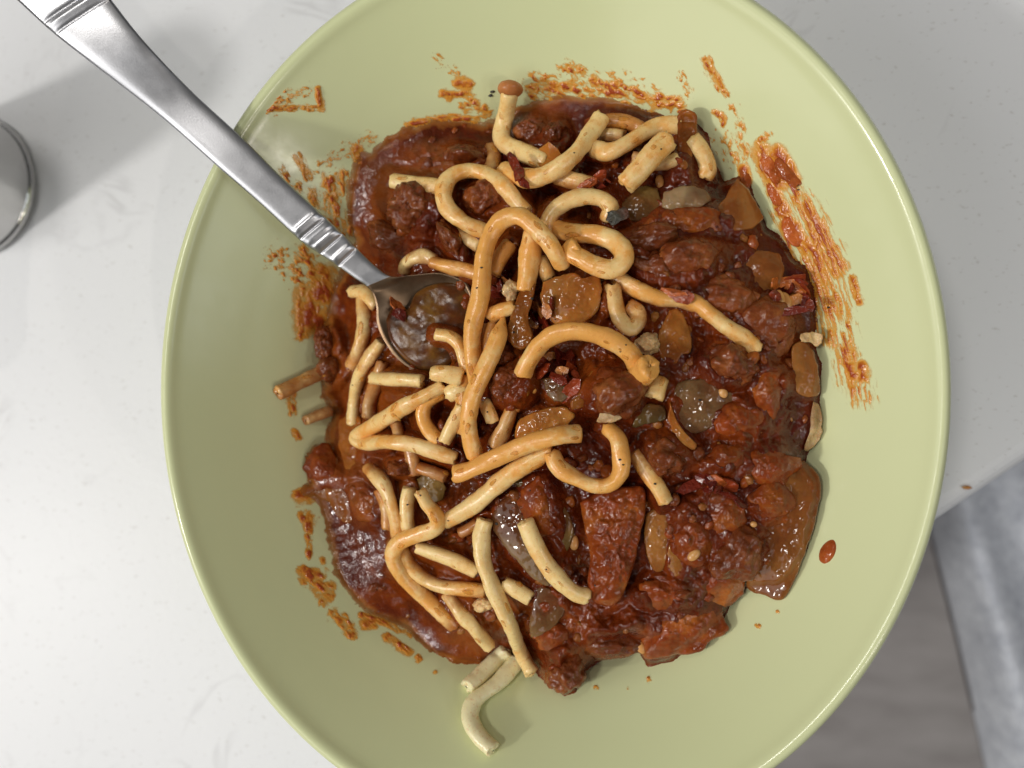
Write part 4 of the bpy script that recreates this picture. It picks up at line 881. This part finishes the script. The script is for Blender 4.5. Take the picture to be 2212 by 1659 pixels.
smear(S, [
 ([(632,838),(630,870),(632,890)],12,1.0,0.1,85,18,8), ([(637,935),(644,948)],9,0.8,-0.1,60,12,8), ([(650,1075),(665,1070)],18,0.6,-0.2,0,16,9),
 ([(655,1118),(672,1120),(664,1140)],14,0.9,-0.05,80,14,8), ([(664,1160),(666,1182),(668,1200)],9,1.0,0.05,85,12,7), ([(695,1207),(697,1214)],7,0.5,-0.1,0,10,8),
 ([(660,1245),(690,1255),(700,1280)],24,0.9,0.0,45,18,10), ([(690,1290),(695,1305)],9,0.8,0.0,80,12,7)],
 'row of orange sauce blots down the lower left wall', 870)
smear(S, [
 ([(722,1330),(745,1345),(758,1365)],15,0.9,0.0,50,14,8), ([(790,1348),(806,1344)],14,0.5,-0.3,0,14,9), ([(838,1378),(860,1395),(882,1408)],11,0.8,-0.1,35,16,8),
 ([(904,1423)],9,0.6,-0.1,0,10,8), ([(940,1452)],7,0.5,0.3,0,10,8), ([(780,1330),(830,1345),(885,1372)],8,0.8,0.1,30,14,7)],
 'orange sauce blots along the lower left edge of the food', 890)
smear(S, [([(1402,1469)],9,1.0,0.2,0,8,6), ([(1288,1486)],6,0.8,0.1,0,8,6), ([(1639,1352)],7,1.0,0.2,60,8,5), ([(1680,1322)],5,0.8,0.2,60,8,5), ([(1357,1487)],5,0.8,0.2,60,8,5)],
 'tiny orange specks of sauce on the near wall below the food', 905)
for k, (a, lab) in enumerate([((1662,352,19,36,-22,0.8,0.1),'upper left red clot in the sauce streaks on the right wall'), ((1703,367,17,33,-28,0.9,0.1),'upper right red clot in the sauce streaks on the right wall'),
    ((1676,418,12,27,-18,0.7,0.1),'small red clot below the upper pair on the right wall'), ((1716,498,17,33,-35,0.9,0.1),'lowest and largest red clot on the right wall'), ((1611,379,9,24,-8,0.8,0.2),'narrow red clot above the brown onion trapezoid')]):
    blob('sauce_clot', M_CLOT, lab, 'sauce clot', 'red clots on the right wall of the bowl', *a, seed=470+k, amp=0.75, freq=1.0, sub=4, knob=0.1)
dp = unp(1787, 1194, float(zwall(np.array([1787.]), np.array([1194.]))[0]))
v, f = ICO[4]; aa = math.radians(-18)
q = v*np.array([1.75, 3.3, 0.9])*(1-0.25*np.clip(-v[:, 1:2], 0, 1)); q = q*(1+0.06*fbm(v*2, 9, 3))[:, None]
rv = np.array([BX-dp[0], BY-dp[1], 0]); rv /= np.linalg.norm(rv); nrmw = rv*0.75+np.array([0, 0, 0.66]); nrmw /= np.linalg.norm(nrmw)
up = np.array([0, 1.0, 0]); up -= nrmw*(up@nrmw); up /= np.linalg.norm(up); sd = np.cross(up, nrmw)
q = np.c_[q[:, 0]*math.cos(aa)-q[:, 1]*math.sin(aa), q[:, 0]*math.sin(aa)+q[:, 1]*math.cos(aa), q[:, 2]]
o = mesh_obj('sauce_drop', dp + q[:, :1]*sd + q[:, 1:2]*up + q[:, 2:]*nrmw, f, M_CLOT)
tag(o, 'single red sauce drop alone on the right wall of the bowl', 'sauce drop')

# ------------------------------------------------------------------ things lying on top: chilli flakes, seeds, pepper
bpy.context.view_layer.update(); DG = bpy.context.evaluated_depsgraph_get()
def hit(px, py):
    d = rays(px, py); d = d/np.linalg.norm(d)
    ok, loc, nor, *_ = SC.ray_cast(DG, Vector(CAM*MM), Vector(d))
    nor = np.array(nor); nor = nor if nor[2] > 0 else -nor
    return np.array(loc)/MM, nor
def flake(px, py, l, w, rot, seed, label, group, lift=0.5, mat=None, name='chilli_flake', cat='chilli flake', tilt=0.5):
    rg = np.random.default_rng(seed); p, nr = hit(px, py); s = pxmm(p[2]); l, w = 1.9*l/s, 2.2*w/s
    n = 7; a = np.linspace(0, 2*np.pi, n, endpoint=False)+rg.uniform(0, 1)
    rad = rg.uniform(0.65, 1.1, n)
    o2 = np.c_[np.cos(a)*rad*l/2, np.sin(a)*rad*w/2]
    curl = rg.uniform(0.15, 0.5)*rg.choice([-1, 1])
    zt = curl*(o2[:, 1]**2)/max(w, 0.3) + 0.18*rg.normal(size=n)
    t = 0.22
    V = np.vstack([np.c_[o2, zt+t], np.c_[o2, zt-t], [[0, 0, t+0.12]], [[0, 0, -t]]])
    F = [[i, (i+1) % n, 2*n] for i in range(n)] + [[n+(i+1) % n, n+i, 2*n+1] for i in range(n)] + [[n+i, n+(i+1) % n, (i+1) % n, i] for i in range(n)]
    M = Matrix.Rotation(-math.radians(rot), 3, 'Z'); M = Matrix.Rotation(rg.normal()*tilt, 3, 'X') @ Matrix.Rotation(rg.normal()*tilt, 3, 'Y') @ M
    V = V @ np.array(M).T
    nr = nr*0.5+np.array([0, 0, 0.5]); nr /= np.linalg.norm(nr)
    o = mesh_obj(name, V + p + nr*lift, F, mat or M_FLAKE, smooth=False)
    return tag(o, label, cat, group)
CL = [
 ('chilli flake in the clump left of the smile shaped noodle', [(1100,350,24,14,60),(1112,362,26,12,70),(1122,378,24,14,75),(1132,395,26,11,50),(1112,340,18,9,40)]),
 ('chilli flake in the clump right of the smile shaped noodle', [(1275,398,26,14,-30),(1290,390,28,12,-60),(1300,385,24,9,80),(1310,398,24,12,70),(1286,404,30,13,10),(1262,402,24,9,-20)]),
 ('chilli flake in the clump on the shiny onion sheet', [(1195,655,22,13,70),(1182,672,20,11,60),(1158,662,26,9,45),(1168,676,30,8,40),(1160,690,26,8,35),(1172,694,28,7,35),(1182,704,24,9,50),(1156,704,20,10,30)]),
 ('chilli flake in the clump under the arched noodle', [(1160,806,34,14,-25),(1180,786,22,14,20),(1196,796,24,16,-40),(1210,776,30,18,60),(1196,772,24,14,10),(1226,768,30,20,50),(1212,806,22,14,0),(1232,800,22,12,50),(1244,812,14,8,40),(1180,800,22,12,-10),(1205,818,26,14,30),(1240,780,22,14,20),(1220,816,16,9,60)]),
 ('chilli flake in the clump beside the thick short noodle', [(1078,612,24,9,70),(1070,630,22,12,50),(1086,604,20,12,20),(1082,640,20,12,0)]),
 ('chilli flake in the clump with two tan seeds', [(1672,612,20,12,0),(1690,610,32,9,-20),(1705,606,30,11,-10),(1720,622,30,16,10),(1736,628,24,12,60),(1700,628,26,14,-5),(1738,650,22,15,70),(1745,660,18,10,80),(1704,674,36,10,-5),(1715,648,26,14,0),(1728,608,20,8,30),(1672,640,18,10,50)]),
 ('glossy red chilli flake lying across the long straight noodle', [(1452,636,42,12,12),(1478,642,36,16,8)]),
 ('chilli flake in the clump below the orange tomato chunks', [(1500,1046,44,15,-25),(1520,1034,24,12,0),(1534,1042,18,12,60),(1548,1034,26,16,20),(1546,1048,24,16,-10),(1572,1046,24,22,70),(1566,1068,30,13,-10),(1528,1056,18,10,0),(1556,1058,22,10,10),(1590,1086,22,12,40)]),
 ('red chilli flake floating at the top of the spoonful', [(857,660,26,17,60),(868,680,24,16,40)]),
]
ns = 0
ORD = ['first', 'second', 'third', 'fourth', 'fifth', 'sixth', 'seventh', 'eighth', 'ninth', 'tenth', 'eleventh', 'twelfth', 'thirteenth']
for lab, L in CL:
    L = sorted(L)
    for q, (a, b2, l, w, r) in enumerate(L):
        flake(a, b2, l, w, r, 900+ns, ((('left' if q == 0 else 'right') if len(L) == 2 else ORD[q]+' from the left') + ' ' + lab).replace('from the left chilli flake', 'chilli flake from the left'), 'chilli flakes: ' + lab.split(' in the ')[-1] if ' in the ' in lab else 'chilli flakes: ' + lab, lift=0.7+0.35*(ns % 3)); ns += 1
flake(1232, 842, 40, 15, -55, 991, 'long dark red chilli flake standing below the large clump', None, lift=0.8)
flake(1187, 341, 34, 26, 0, 992, 'pinkish orange flake between the capped noodle and the smile shaped one', None, lift=0.5, tilt=0.2, mat=M_ONION, name='onion_flake', cat='onion flake')
def seed_(px, py, l, w, rot, label, k):
    p, nr = hit(px, py); s = pxmm(p[2]); v, f = ICO[3]
    q = v*np.array([l/s/2, w/s/2, w/s/2.6]); a = -math.radians(rot); ca, sa = math.cos(a), math.sin(a)
    q = np.c_[q[:, 0]*ca-q[:, 1]*sa, q[:, 0]*sa+q[:, 1]*ca, q[:, 2]]*(1+0.05*fbm(v*2+k, k, 2))[:, None]
    tag(mesh_obj('seed', q+p+nr*0.2, f, M_SEED), label, 'seed', 'seeds in the sauce')
for k, s in enumerate([
 (1681,646,38,26,75,'left one of two tan seeds at the right edge'), (1694,652,40,28,70,'right one of two tan seeds at the right edge'),
 (1425,393,32,18,85,'tan seed left of the onion strip'), (1238,1172,34,22,85,'orange seed on the deep red tomato'), (1499,1198,32,20,-45,'seed on the tomato beside the narrow onion slice'),
 (1627,1132,14,13,0,'round yellow seed right of the lower tomato piece'), (1385,1397,30,20,60,'tan seed at the lower edge of the sauce'), (1561,848,24,18,60,'seed in the hollow of the grey mushroom dome')]):
    seed_(*s, k)
V, F, nv = [], [], 0
rg = np.random.default_rng(15)
for pts, w, lay, stn, *_ in NOODLES:
    if stn < 0: continue
    pts = np.array(pts, float)
    for _ in range(int(0.7*len(pts)*(0.3+stn))):
        q = rg.integers(0, len(pts)-1); t = rg.random(); c = pts[q]*(1-t)+pts[q+1]*t; e = pts[q+1]-pts[q]; e /= np.linalg.norm(e)
        c = c + np.array([-e[1], e[0]])*rg.choice([-1, 1])*w*rg.uniform(0.1, 0.42)
        p, nr = hit(c[0], c[1]); s = pxmm(p[2]); v, f = ICO[2]; r = rg.uniform(2.5, 6.5)/s; el = rg.uniform(1.2, 3.2)
        u_ = np.array([e[0], -e[1], 0]); u_ = u_-nr*(u_@nr); u_ /= np.linalg.norm(u_); w_ = np.cross(nr, u_)
        q3 = v*(1+0.5*fbm(v*1.6+rg.random()*50, 3, 2))[:, None]
        V.append(p + q3[:, :1]*r*el*u_ + q3[:, 1:2]*r*w_ + q3[:, 2:]*nr*0.10*min(1, r*2)); F += [[x_+nv for x_ in t_] for t_ in f]; nv += len(v)
tag(mesh_obj('sauce_flecks', np.vstack(V), F, M_FLECK), 'small orange dabs of sauce clinging to the noodles', 'sauce', kind='stuff')
V, F, nv = [], [], 0
rg = np.random.default_rng(5)
spots = [(1150,645,7),(1040,578,6),(1339,993,7),(1346,1004,6),(1490,1165,5),(1415,1045,6),(1073,1131,8),(908,1070,4),(990,605,5),(1560,1010,4),(1320,480,5),(1428,322,4),(1240,330,4),(1053,890,4),(880,1090,5),(1600,760,4),(1725,400,4),(1725,410,6),(1110,718,5),(1200,690,4),(1512,864,6),(1790,664,6),(762,832,4),(977,765,4),(1145,1060,4),(1285,1265,4),(1180,1230,4),(1093,1370,5),(968,1125,5),(1352,745,4),(1340,760,4),(1064,198,10),(1060,206,9),(850,800,4),(1030,622,5)]
for a, b2, r in spots:
    p, nr = hit(a, b2); v, f = ICO[2]; s = pxmm(p[2])
    q = v*(r/s)*np.array([1, rg.uniform(0.5, 0.9), 0.6])*0.55*(1+0.3*rg.normal(size=(len(v), 1))*0.4)+p
    V.append(q); F += [[x_+nv for x_ in t] for t in f]; nv += len(v)
tag(mesh_obj('pepper_specks', np.vstack(V), F, M_PEPPER), 'tiny black pepper specks dotted over noodles and sauce', 'pepper', kind='stuff')
p = unp(2087, 1053, 0.0); v, f = ICO[2]
tag(mesh_obj('crumb', p + np.array([0, 0, 0.45]) + v*np.array([1.3, 0.55, 0.5])*(1+0.2*fbm(v*2, 4, 2))[:, None], f, M_SEED), 'tiny tan crumb on the counter near its front edge right of the bowl', 'crumb')
